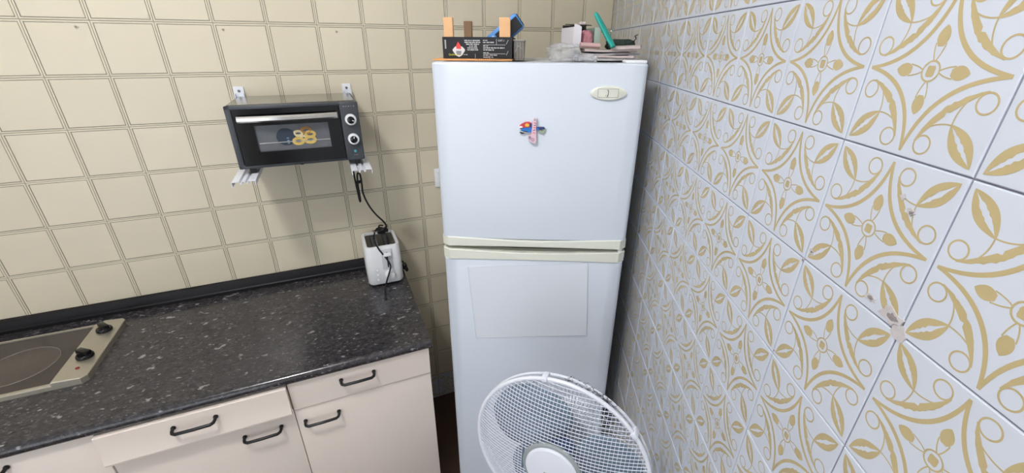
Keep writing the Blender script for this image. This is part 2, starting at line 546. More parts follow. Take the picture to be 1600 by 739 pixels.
# back wall: square grid, joints at s = k * 0.15, z = k * 0.15; lowest course carries the printed tile
rest = []
S0 = -0.005
Rb = (0, 0, RZ)
Mb = Matrix.Rotation(RZ, 4, 'Z')
for i in range(0, 26):
    s0 = S0 + i * T1
    for j in range(0, 16):
        c = W(s0 + T1 / 2, 0, (j + 0.5) * T1)
        cs = [W(s0 + a * T1, 0, (j + b) * T1) for a in (0, 1) for b in (0, 1)]
        seen = in_frame(cs) and (j >= 5 or (s0 < 1.05)) and not (s0 + T1 < 0.66 and j < 11) and i < 18
        me = printed_mesh if j == 0 else beige_mesh
        if seen:
            link('tile', me, wall_back, c, Rb)
        else:
            rest.append((me, Matrix.Translation(c) @ Mb))
bt = join_meshes('tile_field', [r for r in rest if r[0] is beige_mesh], [M_beige, M_bline], wall_back)
bt2 = join_meshes('skirting_tile_field', [r for r in rest if r[0] is printed_mesh], [M_white_tile, M_gold], wall_back)

# right wall: joints at y = -(0.9999 + 0.1482 m), z = 1.7995 + 0.1482 k
def cut_copy(me, x0):
    bm = bmesh.new(); bm.from_mesh(me)
    bmesh.ops.bisect_plane(bm, geom=bm.verts[:] + bm.edges[:] + bm.faces[:], plane_co=(x0, 0, 0), plane_no=(-1, 0, 0), clear_outer=True)
    m2 = bpy.data.meshes.new('cut_tile'); bm.to_mesh(m2); bm.free()
    for m in me.materials: m2.materials.append(m)
    return m2
rest = []
Rr = (0, 0, -math.pi / 2); Mr = Matrix.Rotation(-math.pi / 2, 4, 'Z')
Z0 = 1.7995 - 12 * T2
Y0 = -(0.9999 - 6 * T2)         # first full joint from the corner
cut_mesh = cut_copy(printed_mesh, T2 / 2 + Y0 + 0.003)
for i in range(-1, 24):
    ya = Y0 - i * T2
    if ya - T2 < P3.y: break
    for j in range(0, 16):
        c = Vector((0, ya - T2 / 2, Z0 + (j + 0.5) * T2))
        cs = [Vector((0, ya - a * T2, Z0 + (j + b) * T2)) for a in (0, 1) for b in (0, 1)]
        me = cut_mesh if i < 0 else printed_mesh
        hidden = (ya - T2 > -0.80) and cs[3].z < 1.66
        if in_frame(cs) and not hidden:
            link('tile', me, wall_right, c, Rr)
        else:
            rest.append((me, Matrix.Translation(c) @ Mr))
join_meshes('tile_field', rest, [M_white_tile, M_gold], wall_right)

# filled drill holes in the beige tiles, chips and a cement patch on the printed wall
rng = random.Random(11)
def blob(r, seed, ax=1.0, thick=0.0012, n=14):
    g = random.Random(seed); poly = []
    for k in range(n):
        a = 2 * math.pi * k / n; rr = r * g.uniform(0.6, 1.15)
        poly.append((rr * math.cos(a) * ax, rr * math.sin(a)))
    return poly
for k, (s, z) in enumerate(((1.830, 1.783), (1.471, 1.781), (1.136, 1.780))):
    mb = MB(); mb.prism(blob(0.0055, k, thick=.001), -0.0012, 0.001)
    mb.prism(blob(0.0028, k + 9), -0.0017, 0.0, mi=1)
    o = mb.build('drill_hole_plug', [mat('filler', (190, 180, 164), .9), mat('filler_dark', (132, 122, 108), .9)], wall_back, W(s, 0, z), Rb, smooth=0)
for k, (y, z, r, ax, two) in enumerate(((-1.728, 1.5135, 0.0085, 1.7, True), (-1.742, 1.5045, 0.0075, 1.3, False), (-1.704, 1.609, 0.004, 1.3, True),
                                   (-1.602, 1.518, 0.0035, 1.3, True), (-1.592, 1.502, 0.0022, 1, True), (-1.700, 1.5165, 0.0045, 2.0, True),
                                   (-1.690, 1.619, 0.003, 1, False), (-1.595, 1.362, 0.002, 1, True))):
    mb = MB(); mb.prism(blob(r, 40 + k, ax), -0.0009, 0.001)
    if two: mb.prism([(a + r * .3, b) for a, b in blob(r * .45, 70 + k, ax)], -0.0014, 0.0, mi=1)
    mb.build('cement_patch', [M_patch, M_patchd], wall_right, (0, y, z), Rr, smooth=0)

# ================================================================== CEILING LAMP (out of frame, lights the room)
lamp = thing('ceiling_lamp', 'round white globe lamp on the ceiling above the counter side', 'lamp', (LAMP_POS[0], LAMP_POS[1], CEIL))
MB().lathe([(0.0, -0.030), (0.06, -0.030), (0.075, -0.012), (0.078, 0.0), (0.0, 0.0)], 36).build('lamp_holder', M_lampw, lamp)
_p = [(0.12 * math.sin(math.pi * k / 18), -0.145 - 0.12 * math.cos(math.pi * k / 18)) for k in range(0, 19)]
_p[0] = (0.0, _p[0][1]); _p[-1] = (0.0, _p[-1][1])
MB().lathe(_p, 36).build('opal_globe', M_lampd, lamp, smooth=80)

# ================================================================== WORKTOP AND CABINETS (local x = right, y = into wall, origin on the wall)
TOP_Z = 0.862
S_R, S_L = 1.018, 2.372
def wt(s):            # local x for distance s, objects whose origin is W(S_L, 0, 0)
    return S_L - s
wk = thing('worktop', 'dark speckled worktop with rounded front edge along the beige wall', 'worktop', W(S_L, 0, 0), RZ)
prof = []
D = 0.605; th = 0.034
mb = MB()
xz = [(-0.002, TOP_Z), (-0.002, TOP_Z - th)]      # (y, z)
front = []
for k in range(9):
    a = math.pi / 2 + math.pi * k / 8
    front.append((-(D - th / 2) + (th / 2) * math.cos(a), TOP_Z - th / 2 + (th / 2) * math.sin(a)))
outline = [(-0.002, TOP_Z)] + front + [(-0.002, TOP_Z - th)]
n = len(outline); Lw = S_L - S_R
vs = [(0, y, z) for y, z in outline] + [(Lw, y, z) for y, z in outline]
fs = [tuple(range(n)), tuple(range(2 * n - 1, n - 1, -1))] + [(i, i + n, (i + 1) % n + n, (i + 1) % n) for i in range(n)]
mb.add(vs, fs)
slab = mb.build('slab', M_top, wk, smooth=30)
# upstand: stepped sealing strip along the wall
mb = MB()
op = [(-0.003, TOP_Z), (-0.026, TOP_Z), (-0.026, TOP_Z + 0.012), (-0.022, TOP_Z + 0.016), (-0.019, TOP_Z + 0.034), (-0.014, TOP_Z + 0.044), (-0.003, TOP_Z + 0.046)]
n = len(op)
vs = [(0, y, z) for y, z in op] + [(Lw, y, z) for y, z in op]
fs = [tuple(range(n)), tuple(range(2 * n - 1, n - 1, -1))] + [(i, i + n, (i + 1) % n + n, (i + 1) % n) for i in range(n)]
mb.add(vs, fs)
M_up = mat('black_laminate_edge', (24, 23, 26), 0.42, vary=0.2, scale=80, spec=0.25)
tag(mb.build('sealing_strip', M_up, None, W(S_L, 0, 0), (0, 0, RZ), smooth=20), 'black sealing strip between the worktop and the beige tiles', 'strip')
for o in (slab,):
    bm = bmesh.new(); bm.from_mesh(o.data); bmesh.ops.recalc_face_normals(bm, faces=bm.faces); bm.to_mesh(o.data); bm.free()

def handle(parent, x, z, w=0.098):
    """black bow handle in front of the face y=0 (local -y is out)"""
    st = 0.027
    pts = [(-w / 2, 0.0, 0), (-w / 2, -st * .55, 0)]
    pts += [tuple(v) for v in ((-w / 2 + .002, -st * .82, -.0005), (-w / 2 + .009, -st, -.001))]
    pts += [(0, -st - 0.001, -.001)]
    pts += [(w / 2 - .009, -st, -.001), (w / 2 - .002, -st * .82, -.0005), (w / 2, -st * .55, 0), (w / 2, 0, 0)]
    mb = MB().tube(pts, 0.0046, 8)
    for sx in (-1, 1):
        mb.tube([(sx * w / 2, -0.0001, 0), (sx * w / 2, -0.004, 0)], 0.0062, 10)
    return mb.build('handle', M_black, parent, (x, 0, z), smooth=50)

FACE = 0.568                      # carcass front, distance from the wall
def cabinet(label, sL, sR, z_d0, z_d1, out_drawer, hx_drawer, hx_door):
    w = sL - sR
    t = thing('base_cabinet', label, 'cabinet', W(sL, 0, 0), RZ, 'kitchen base cabinets')
    mb = MB(); T = 0.016
    ztop = TOP_Z - th - 0.001
    mb.box((T / 2, -FACE / 2 - .005, (ztop + .1) / 2), (T, FACE - .012, ztop - .1))
    mb.box((w - T / 2, -FACE / 2 - .005, (ztop + .1) / 2), (T, FACE - .012, ztop - .1))
    mb.box((w / 2, -FACE / 2 - .005, .108), (w - 2 * T - .0004, FACE - .014, T))
    mb.box((w / 2, -0.018, (ztop + .13) / 2), (w - 2 * T - .0004, .008, ztop - .15))
    mb.box((w / 2, -FACE + .03, ztop - .010), (w - 2 * T - .0004, .05, .018))
    if z_d1: mb.box((w / 2, -FACE + .03, z_d0 - .010), (w - 2 * T - .0004, .05, .018))
    mb.build('carcass', M_cab, t)
    MB().box((w / 2, -FACE + .06, .05), (w - .002, .016, .0985)).build('plinth', M_cab_in, t)
    # drawer front
    if z_d1 is None:
        dr = MB().box((w / 2, -.009, (.826 + .105) / 2), (w - .0016, .018, .826 - .105), .0022, 2).build('door', M_cab, t, (0, -FACE, 0))
        handle(dr, hx_door, .793).location.y = -.018
        return t
    dm = MB()
    if out_drawer > .01:       # lower edge flared outward, shaped to catch light as a bright sheen band
        pr_ = [(.0, z_d0), (.0, z_d1), (-.016, z_d1), (-.018, z_d1 - .002), (-.018, z_d0 + .040), (-.0255, z_d0 + .006), (-.0245, z_d0)]
        m_ = len(pr_)
        dm.add([(.0008, y, z) for y, z in pr_] + [(w - .0008, y, z) for y, z in pr_],
               [tuple(range(m_)), tuple(range(2 * m_ - 1, m_ - 1, -1))] + [((i + 1) % m_, i, i + m_, (i + 1) % m_ + m_) for i in range(m_)])
    else:
        dm.box((w / 2, -.009, (z_d0 + z_d1) / 2), (w - .0016, .018, z_d1 - z_d0), .0022, 2)
    d = dm.build('drawer', M_cab, t, (0, -FACE - out_drawer, 0), smooth=20)
    bm = bmesh.new(); bm.from_mesh(d.data); bmesh.ops.recalc_face_normals(bm, faces=bm.faces); bm.to_mesh(d.data); bm.free()
    if out_drawer > .01:
        b = MB()
        b.box((w / 2, out_drawer / 2 + .02, z_d0 + .01 + .005), (w - .06, out_drawer + .04, .008))
        for sx in (.035, w - .035):
            b.box((sx, out_drawer / 2 + .02, z_d0 + .045), (.012, out_drawer + .04, .06))
        b.build('drawer_box', M_cab_in, d)
    handle(d, hx_drawer, (z_d0 + z_d1) / 2 + .018, ).location.y = -.018
    # door
    zt = z_d0 - .005
    dr = MB().box((w / 2, -.009, (zt + .105) / 2), (w - .0016, .018, zt - .105), .0022, 2).build('door', M_cab, t, (0, -FACE, 0))
    if hx_door is not None:
        handle(dr, hx_door, zt - 0.052).location.y = -.018
    return t
cabinet('cream base cabinet at the end of the worktop beside the fridge', 1.452, 1.026, 0.722, 0.826, 0.006, 1.452 - 1.256, 1.452 - 1.380)
cabinet('cream base cabinet in the middle, its drawer pulled slightly out', 1.897, 1.4525, 0.728, 0.826, 0.022, 1.897 - 1.683, 1.897 - 1.545)
cabinet('cream base cabinet at the left edge below the hob', 2.356, 1.899, 0.722, None, 0.0, None, 2.356 - 2.125)

# ================================================================== HOB
hob = thing('portable_hob', 'silver-framed portable hob with two black knobs on the worktop', 'hob', W(1.962, 0.250, TOP_Z), RZ)
# local: x right (right end at 0), y into the wall; z up
HX0, HX1, HY0, HY1, HZ = -0.40, 0.0, -0.155, 0.155, 0.015
mb = MB()
PX = -0.075
def frame_ring(mb, outer, inner, z0, z1, mi=0):
    """rect frame between outer and inner rects with top at z1"""
    (a0, b0, a1, b1), (c0, d0, c1, d1) = outer, inner
    vs = [(a0, b0, z0), (a1, b0, z0), (a1, b1, z0), (a0, b1, z0), (a0, b0, z1 - .003), (a1, b0, z1 - .003), (a1, b1, z1 - .003), (a0, b1, z1 - .003),
          (a0 + .004, b0 + .004, z1), (a1 - .004, b0 + .004, z1), (a1 - .004, b1 - .004, z1), (a0 + .004, b1 - .004, z1),
          (c0, d0, z1), (c1, d0, z1), (c1, d1, z1), (c0, d1, z1), (c0, d0, z1 - .004), (c1, d0, z1 - .004), (c1, d1, z1 - .004), (c0, d1, z1 - .004)]
    fs = []
    for r in range(4):
        for k in range(4):
            fs.append((r * 4 + k, r * 4 + (k + 1) % 4, (r + 1) * 4 + (k + 1) % 4, (r + 1) * 4 + k))
    mb.add(vs, fs, mi)
frame_ring(mb, (HX0, HY0, PX, HY1), (HX0 + .012, HY0 + .012, PX - .006, HY1 - .012), .0, HZ)
mb.build('frame', M_alu, hob, smooth=20)
gl = MB().box(((HX0 + PX + .006) / 2, 0, HZ - .0055), (PX - HX0 - .019, HY1 - HY0 - .025, .003))
gl = gl.build('glass_plate', mat('brown_ceramic_glass', (58, 52, 49), 0.18, vary=0.1, scale=10), hob)
zone = MB()
Mz = Matrix.Translation((-0.205, -.012, HZ - .0038))
zone.lathe([(0.0, 0.0), (0.086, 0.0), (0.0865, -.0002)], 48, mtx=Mz)
zone.build('heating_zone', mat('scratched_heating_zone', (78, 70, 65), 0.35, vary=0.3, scale=60), gl)
MB().tube([(-0.205 + .088 * math.cos(a * math.pi / 30), -.012 + .088 * math.sin(a * math.pi / 30), HZ - .0038) for a in range(60)], .0011, 4, closed=True).build('zone_ring', mat('worn_white_ring', (128, 121, 113), 0.5), gl)
# sloping control panel at the right end, clipped front corner
mb = MB()
pan = [(PX, HY0 + .0), (-.012, HY0 + .0), (0.0, HY0 + .014), (0.0, HY1 - .012), (-.010, HY1), (PX + .02, HY1), (PX, HY1 - .018)]
n = len(pan)
def pz(x): return HZ + .010 - (x - PX) / (-PX) * .006
vs = [(x, y, .0) for x, y in pan] + [(x, y, pz(x) - .002) for x, y in pan] + [(x * .96 + -.0015, y * .985, pz(x)) for x, y in pan]
fs = [tuple(range(2 * n, 3 * n))] + [(r * n + i, r * n + (i + 1) % n, (r + 1) * n + (i + 1) % n, (r + 1) * n + i) for r in range(2) for i in range(n)]
mb.add(vs, fs)
panel = mb.build('control_panel', M_alu, hob, smooth=20)
tilt = math.atan2(.006, .075)
for ky, ka in ((.088, .7), (-.050, .95)):
    kb = MB()
    kb.lathe([(.021, 0), (.0215, .004), (.020, .009), (.019, .010)], 24)
    kb.box((0, 0, .0170), (.017, .042, .016), .003, 2)
    kb.build('knob', M_blackgloss, panel, (-.036, ky, pz(-.036)), (0, tilt, ka), smooth=40)
MB().lathe([(.0055, 0), (.005, .002), (0, .003)], 14).build('indicator_light', M_redlamp, panel, (-.034, -.105, pz(-.034)), (0, tilt, 0))

# ================================================================== WALL BRACKETS + MINI OVEN
def bracket(label, s, skew):
    t = thing('wall_bracket', label, 'bracket', W(s, 0, 0), RZ, 'white brackets under the oven')
    mb = MB().box((0, -.0035, 1.498), (.030, .006, .228), .001, 1)
    mb.box((-.0135, -.014, 1.49), (.003, .016, .20)); mb.box((.0135, -.014, 1.49), (.003, .016, .20))
    up = mb.build('upright', M_white_metal, t)
    for z in (1.598,):
        MB().lathe([(.0045, 0), (.004, .0018), (0, .0022)], 12).build('screw', M_screw, up, (0, -.0068, z), (math.pi / 2, 0, 0))
    # ribbed telescopic arm: corrugated channel section extruded outwards
    arm = MB()
    W2 = .030
    sec = [(-W2, .003), (-W2 + .018, .003), (-W2 + .020, -.004), (-W2 + .024, -.004), (-W2 + .026, .003),
           (W2 - .026, .003), (W2 - .024, -.004), (W2 - .020, -.004), (W2 - .018, .003), (W2, .003)]
    low = [(x, z - .0018) for x, z in sec][::-1]
    poly = sec[::-1] + low[::-1]
    poly = [(x, z) for x, z in sec] + low
    arm.prism(poly[::-1], -.368, -.008)
    arm.box((-W2 + .001, -.19, -.004), (.002, .37, .012)); arm.box((W2 - .001, -.19, -.004), (.002, .37, .012))
    arm.build('arm', M_white_metal, t, (skew, 0, 1.385), smooth=0)
    return t
bracket('white wall bracket under the left end of the mini oven', 1.470, 0.010)
bracket('white wall bracket under the right end of the mini oven', 1.132, -0.008)

OW, OD, OZ0, OZ1 = 0.352, 0.255, 1.405, 1.584
oven = thing('mini_oven', 'small black mini oven with silver handle on wall brackets', 'oven', W(1.474, 0.300, 0), RZ)
# local: x 0..OW right, y 0 (front) .. OD (back)
mb = MB()
mb.box((OW / 2, OD / 2 + .004, (OZ0 + OZ1) / 2), (OW, OD - .008, OZ1 - OZ0), .006, 3)
body = mb.build('body', M_oven, oven)
MB().box((OW / 2, OD / 2 + .004, OZ1 + .0004), (OW - .016, OD - .026, .0012)).build('top_plate', M_ovent, body)
# front frame (bezel) with a raised rim
mb = MB()
mb.box((OW / 2, .004, OZ1 - .006), (OW, .012, .012), .003, 2)
mb.box((OW / 2, .004, OZ0 + .006), (OW, .012, .012), .003, 2)
mb.box((.008, .004, (OZ0 + OZ1) / 2), (.016, .012, OZ1 - OZ0), .003, 2)
mb.build('front_frame', M_oven, oven)
# control panel at the right
cp = MB().box((OW - .027, .000, (OZ0 + OZ1) / 2), (.054, .016, OZ1 - OZ0 - .001), .005, 3).build('control_panel', M_oven, oven)
for kz, a0 in ((1.532, 1.9), (1.473, 0.2)):
    k = MB()
    Mk = Matrix.Rotation(math.pi / 2, 4, 'X')
    k.lathe([(.0168, 0), (.0168, .010), (.0150, .0125), (.0112, .0128)], 28, mi=0, mtx=Mk)
    k.lathe([(.0110, .0115), (.0105, .016), (.008, .0172), (0, .0176)], 24, mi=1, mtx=Mk)
    k.box((.0062 * math.sin(a0), -.0176, .0062 * math.cos(a0)), (.0022, .0016, .006), mi=2, rot=Matrix.Rotation(a0, 3, 'Y'))
    k.build('knob', [M_white_pl, M_blackgloss, M_white_pl], cp, (OW - .026, -.008, kz), smooth=40)
MB().lathe([(.0042, 0), (.004, .0018), (0, .0028)], 14, mtx=Matrix.Rotation(math.pi / 2, 4, 'X')).build('indicator_light', M_green_l, cp, (OW - .026, -.008, 1.434))
pm = MB()
for i, wd in enumerate((.006, .004, .0055, .003, .005)):
    pm.box((OW - .041 + i * .0072, -.0083, 1.571), (wd * .8, .0006, .0030))
for i in range(3):
    pm.box((OW - .030 + i * .0045, -.0083, 1.4225), (.0035, .0006, .0016))
tag(pm.build('panel_print', mat('dim_print', (126, 128, 132), 0.6), cp, smooth=0), kind='stuff')
# door
DX0, DX1, DZ0, DZ1 = .018, .296, 1.414, 1.574
door = MB()
WX0, WX1, WZ0, WZ1 = .062, .260, 1.452, 1.528
door.prism([(DX0, DZ0), (DX1, DZ0), (DX1, WZ0), (DX0, WZ0)], -.006, .004)
door.prism([(DX0, WZ1), (DX1, WZ1), (DX1, DZ1), (DX0, DZ1)], -.006, .004)
door.prism([(DX0, WZ0), (WX0, WZ0), (WX0, WZ1), (DX0, WZ1)], -.006, .004)
door.prism([(WX1, WZ0), (DX1, WZ0), (DX1, WZ1), (WX1, WZ1)], -.006, .004)
door = door.build('door', M_glassdark, oven, smooth=0)
MB().box(((WX0 + WX1) / 2, .0035, (WZ0 + WZ1) / 2), (WX1 - WX0, .002, WZ1 - WZ0)).build('window', mat('reflecting_window', (104, 106, 110), 0.22, metal=0.35, vary=0.25, scale=30), door)
rk = MB()
rk.box(((WX0 + WX1) / 2 + .002, .0016, 1.476), (WX1 - WX0 - .006, .0014, .0022))
rk.build('rack_wire', M_steel, door)
sk = MB()
sk.lathe([(.0255, 0), (.025, .0008), (0, .0009)], 32, mtx=Matrix.Translation((.139, .0022, 1.4905)) @ Matrix.Rotation(math.pi / 2, 4, 'X'))
for i in range(3): sk.box((.143, .0009, 1.487 - i * .0075), (.006, .0006, .0022), mi=1)
sk.build('round_sticker', [M_stick, mat('sticker_dots', (120, 160, 180), .5)], door)
bgl = MB()
for i, (bx, bz, r, a, mi) in enumerate(((.173, 1.4985, .011, 0, 2), (.196, 1.506, .0125, .3, 1), (.205, 1.494, .0125, .8, 0), (.170, 1.476, .0135, .1, 0), (.203, 1.4775, .0135, -.2, 0), (.186, 1.484, .009, .2, 2))):
    pts = [(bx + r * math.cos(t * math.pi / 10), .0010 - .0002 * i, bz + r * .62 * math.sin(t * math.pi / 10)) for t in range(20)]
    bgl.tube(pts, r * .36, 6, mi=mi, closed=True)
for v in range(len(bgl.v)):
    x, y, z = bgl.v[v]; bgl.v[v] = (x, .0018 + (y - .0012) * .12, z)
bgl.build('food_sticker', [M_bagel, M_bagel2, mat('bagel_print_pale', (206, 192, 150), .6)], door, smooth=60)
hd = MB()
for i, (x0, x1) in enumerate(((DX0 + .010, DX1 - .006),)):
    n = 14; vs = []; 
    for k in range(n + 1):
        t = k / n; x = x0 + (x1 - x0) * t; b = -.022 - .010 * math.sin(math.pi * t); zc = 1.549
        vs += [(x, b, zc - .0085), (x, b - .004, zc - .004), (x, b - .004, zc + .004), (x, b, zc + .0085), (x, b + .004, zc + .0085), (x, b + .004, zc - .0085)]
    fs = []
    for k in range(n):
        for q in range(6):
            fs.append((k * 6 + q, k * 6 + (q + 1) % 6, (k + 1) * 6 + (q + 1) % 6, (k + 1) * 6 + q)[::-1])
    fs.append((0, 1, 2, 3, 4, 5)); fs.append(tuple(n * 6 + q for q in (5, 4, 3, 2, 1, 0)))
    hd.add(vs, fs)
    hd.box((x0 + .006, -.013, 1.549), (.010, .016, .012)); hd.box((x1 - .006, -.013, 1.549), (.010, .016, .012))
hd.build('handle', M_steel, door, smooth=30)
MB().box((.167, .002, 1.4065), (.010, .008, .005), .001, 1).build('door_catch', M_black, door)
for fx in (.032, OW - .022):
    for fy_ in (.018, OD - .045):
        MB().box((fx, fy_, 1.3975), (.016, .016, .018), .002, 1).build('foot', M_black, oven)

# ---- oven cord: folded bundle under the oven, then down to the toaster, plug lying on its top
OVI = (Matrix.Translation(oven.location) @ Matrix.Rotation(RZ, 4, 'Z')).inverted()
def wl(s, n, z): return OVI @ W(s, n, z)
path = [wl(1.160, .060, 1.405), wl(1.157, .058, 1.36), wl(1.155, .056, 1.29), wl(1.151, .056, 1.22), wl(1.149, .058, 1.185), wl(1.147, .062, 1.182),
        wl(1.146, .066, 1.20), wl(1.147, .068, 1.25), wl(1.144, .068, 1.288), wl(1.138, .066, 1.297), wl(1.133, .062, 1.285), wl(1.132, .060, 1.25),
        wl(1.133, .062, 1.218), wl(1.126, .066, 1.185), wl(1.113, .072, 1.152), wl(1.095, .080, 1.122), wl(1.076, .085, 1.098), wl(1.066, .085, 1.080), wl(1.064, .085, 1.066)]
cord = MB().tube(smooth_path(path, 5), .0034, 8).build('power_cord', M_cable, oven)
MB().tube([wl(1.1535, .056, 1.256), wl(1.132, .064, 1.262)], [.006, .006], 8).build('cable_tie', M_black, cord)
pg = MB()
pg.box((0, 0, 0), (.034, .030, .020), .006, 2)
pg.box((.022, 0, 0), (.016, .018, .014), .003, 1)
pg.tube([(-.016, -.007, 0), (-.034, -.007, 0)], .0024, 8, mi=1)
pg.tube([(-.016, .007, 0), (-.034, .007, 0)], .0024, 8, mi=1)
_pl = pg.build('plug', [M_cable, M_steel], cord, wl(1.088, .085, 1.056), (0.1, 0.15, .25))

# ================================================================== TOASTER
toaster = thing('toaster', 'compact white two-slot toaster at the end of the worktop', 'toaster', W(1.099, 0.113, TOP_Z), RZ)
TW, TD, THh = .136, .166, .172
def rr_loop(w, d, r, z, n=5):
    out = []
    for cx, cy, a0 in ((w / 2 - r, -d / 2 + r, -90), (w / 2 - r, d / 2 - r, 0), (-w / 2 + r, d / 2 - r, 90), (-w / 2 + r, -d / 2 + r, 180)):
        for k in range(n + 1):
            a = math.radians(a0 + 90 * k / n)
            out.append((cx + r * math.cos(a), cy + r * math.sin(a), z))
    return out
def loft(mb, loops, mi=0, cap0=True, cap1=True):
    n = len(loops[0]); vs = [p for L in loops for p in L]; fs = []
    for i in range(len(loops) - 1):
        for k in range(n):
            fs.append((i * n + k, i * n + (k + 1) % n, (i + 1) * n + (k + 1) % n, (i + 1) * n + k))
    if cap0: fs.append(tuple(range(n - 1, -1, -1)))
    if cap1: fs.append(tuple((len(loops) - 1) * n + k for k in range(n)))
    mb.add(vs, fs, mi)
tb = MB()
z0 = .010
loft(tb, [rr_loop(TW - .008, TD - .008, .020, z0), rr_loop(TW, TD, .024, z0 + .006), rr_loop(TW * 1.0, TD, .025, z0 + .09), rr_loop(TW * .97, TD * .985, .025, THh - .006),
          rr_loop(TW * .945, TD * .96, .024, THh), rr_loop(TW * .80, TD * .86, .012, THh + .001), rr_loop(TW * .79, TD * .85, .010, THh - .010)], cap1=False)
shell = tb.build('shell', M_white_pl, toaster, smooth=40)
tp = MB()
pw, pd = TW * .79, TD * .85
# dark metal top plate with two slots
xs = [-pw / 2, -.036, -.012, .012, .036, pw / 2]
for i in range(5):
    if i in (1, 3):
        for (ya, yb) in ((-pd / 2, -pd / 2 + .010), (pd / 2 - .010, pd / 2)):
            tp.prism([(xs[i], ya), (xs[i + 1], ya), (xs[i + 1], yb), (xs[i], yb)], 0, 0.002)
    else:
        tp.prism([(xs[i], -pd / 2), (xs[i + 1], -pd / 2), (xs[i + 1], pd / 2), (xs[i], pd / 2)], 0, 0.002)
tp.v = [(x, z, THh - .009 - y) for x, y, z in tp.v]
tp.build('slot_plate', mat('dull_grey_metal', (84, 80, 73), .4, metal=.7), toaster, smooth=0)
sw = MB()
for sx in (-.024, .024):
    for q in range(7):
        yy = -pd / 2 + .016 + q * (pd - .032) / 6
        for dx in (-.009, .009):
            sw.tube([(sx + dx, yy, .03), (sx + dx, yy, THh - .013)], .0012, 5)
sw.build('toast_guides', M_screw, toaster)
ins = MB(); ins.box((0, 0, .030), (pw - .004, pd - .004, .012)); ins.build('crumb_floor', M_cardin, toaster)
# front face details
fy0 = -TD / 2
rec = MB().box((.013, fy0 - .0002, .118), (.040, .004, .086), .003, 2)
rec.build('lever_track', mat('pale_grey_plastic', (206, 208, 212), .4), toaster)
MB().box((.013, fy0 - .0024, .116), (.005, .001, .066)).build('lever_slot', M_black, toaster)
MB().box((.013, fy0 - .010, .142), (.032, .018, .011), .003, 2).build('lever', M_white_pl, toaster)
dl = MB(); dl.lathe([(.021, 0), (.020, .006), (.017, .013), (.006, .016), (0, .0162)], 28, mtx=Matrix.Rotation(math.pi / 2, 4, 'X'))
dl.box((0, -.016, .006), (.005, .010, .022), .0015, 1)
dl.build('browning_dial', M_white_pl, toaster, (.016, fy0 + .001, .048), smooth=40)
for i in range(3):
    MB().lathe([(.0052, 0), (.005, .002), (.004, .003), (0, .0032)], 16, mtx=Matrix.Rotation(math.pi / 2, 4, 'X')).build('button', M_white_pl, toaster, (-.030 - .0006 * i, fy0 + .0004, .074 - .0215 * i))
    MB().tube([(.0058 * math.cos(a * math.pi / 8), 0, .0058 * math.sin(a * math.pi / 8)) for a in range(16)], .0006, 4, closed=True).build('button_ring', M_fanring, toaster, (-.030 - .0006 * i, fy0 + .0002, .074 - .0215 * i))
for sx in (-1, 1):
    for sy in (-1, 1):
        MB().lathe([(.009, 0), (.010, .0105)], 12).build('foot', M_black, toaster, (sx * (TW / 2 - .024), sy * (TD / 2 - .024), 0))

TOI = (Matrix.Translation(toaster.location) @ Matrix.Rotation(RZ, 4, 'Z')).inverted()
def wl2(s, n, z): return TOI @ W(s, n, z)
path = [wl2(1.070, .060, 1.050), wl2(1.090, .075, 1.066), wl2(1.108, .090, 1.062), wl2(1.118, .105, 1.046), wl2(1.123, .130, 1.040), wl2(1.122, .165, 1.041), wl2(1.118, .190, 1.040), wl2(1.112, .204, 1.028),
        wl2(1.102, .209, 1.010), wl2(1.088, .214, .985), wl2(1.080, .218, .958), wl2(1.088, .221, .932), wl2(1.099, .222, .905), wl2(1.107, .222, .882), wl2(1.113, .228, .868), wl2(1.116, .245, .8655), wl2(1.116, .27, .8655), wl2(1.120, .298, .8655)]
cord2 = MB().tube(smooth_path(path, 5), .0032, 8).build('power_cord', M_cable, toaster)
path = [wl2(1.070, .060, 1.050), wl2(1.060, .050, 1.058), wl2(1.066, .085, 1.07), wl2(1.082, .10, 1.064), wl2(1.096, .085, 1.056), wl2(1.090, .065, 1.070), wl2(1.075, .055, 1.064)]
MB().tube(smooth_path(path, 5), .0032, 8).build('coil', M_cable, cord2)

pl2 = thing('power_plug', 'black plug resting on the worktop edge right of the toaster', 'plug', W(1.010, 0.085, TOP_Z), RZ)
b = MB(); b.box((0, 0, .014), (.018, .030, .026), .006, 2); b.box((.003, -.024, .012), (.013, .024, .018), .005, 2)
b.build('plug_body', M_cable, pl2)
b = MB(); b.tube(smooth_path([(0, .012, .018), (-.002, .028, .022), (-.006, .045, .014), (-.012, .05, .006)], 5), .0034, 8); b.build('cable', M_cable, pl2)

# ================================================================== WALL SOCKET
so = thing('wall_socket', 'white wall socket half hidden behind the fridge', 'socket', W(0.796, 0, 1.225), RZ)
MB().box((0, -.005, 0), (.078, .009, .082), .003, 2).build('frame', M_white_pl, so)
MB().box((0, -.0105, 0), (.056, .004, .058), .0015, 1).build('insert', M_white_pl, so)
b = MB(); b.lathe([(.019, 0), (.0185, .0015), (0.0, .0016)], 24, mtx=Matrix.Rotation(math.pi / 2, 4, 'X'))
b.build('socket_well', M_fanring, so, (0, -.0125, 0))

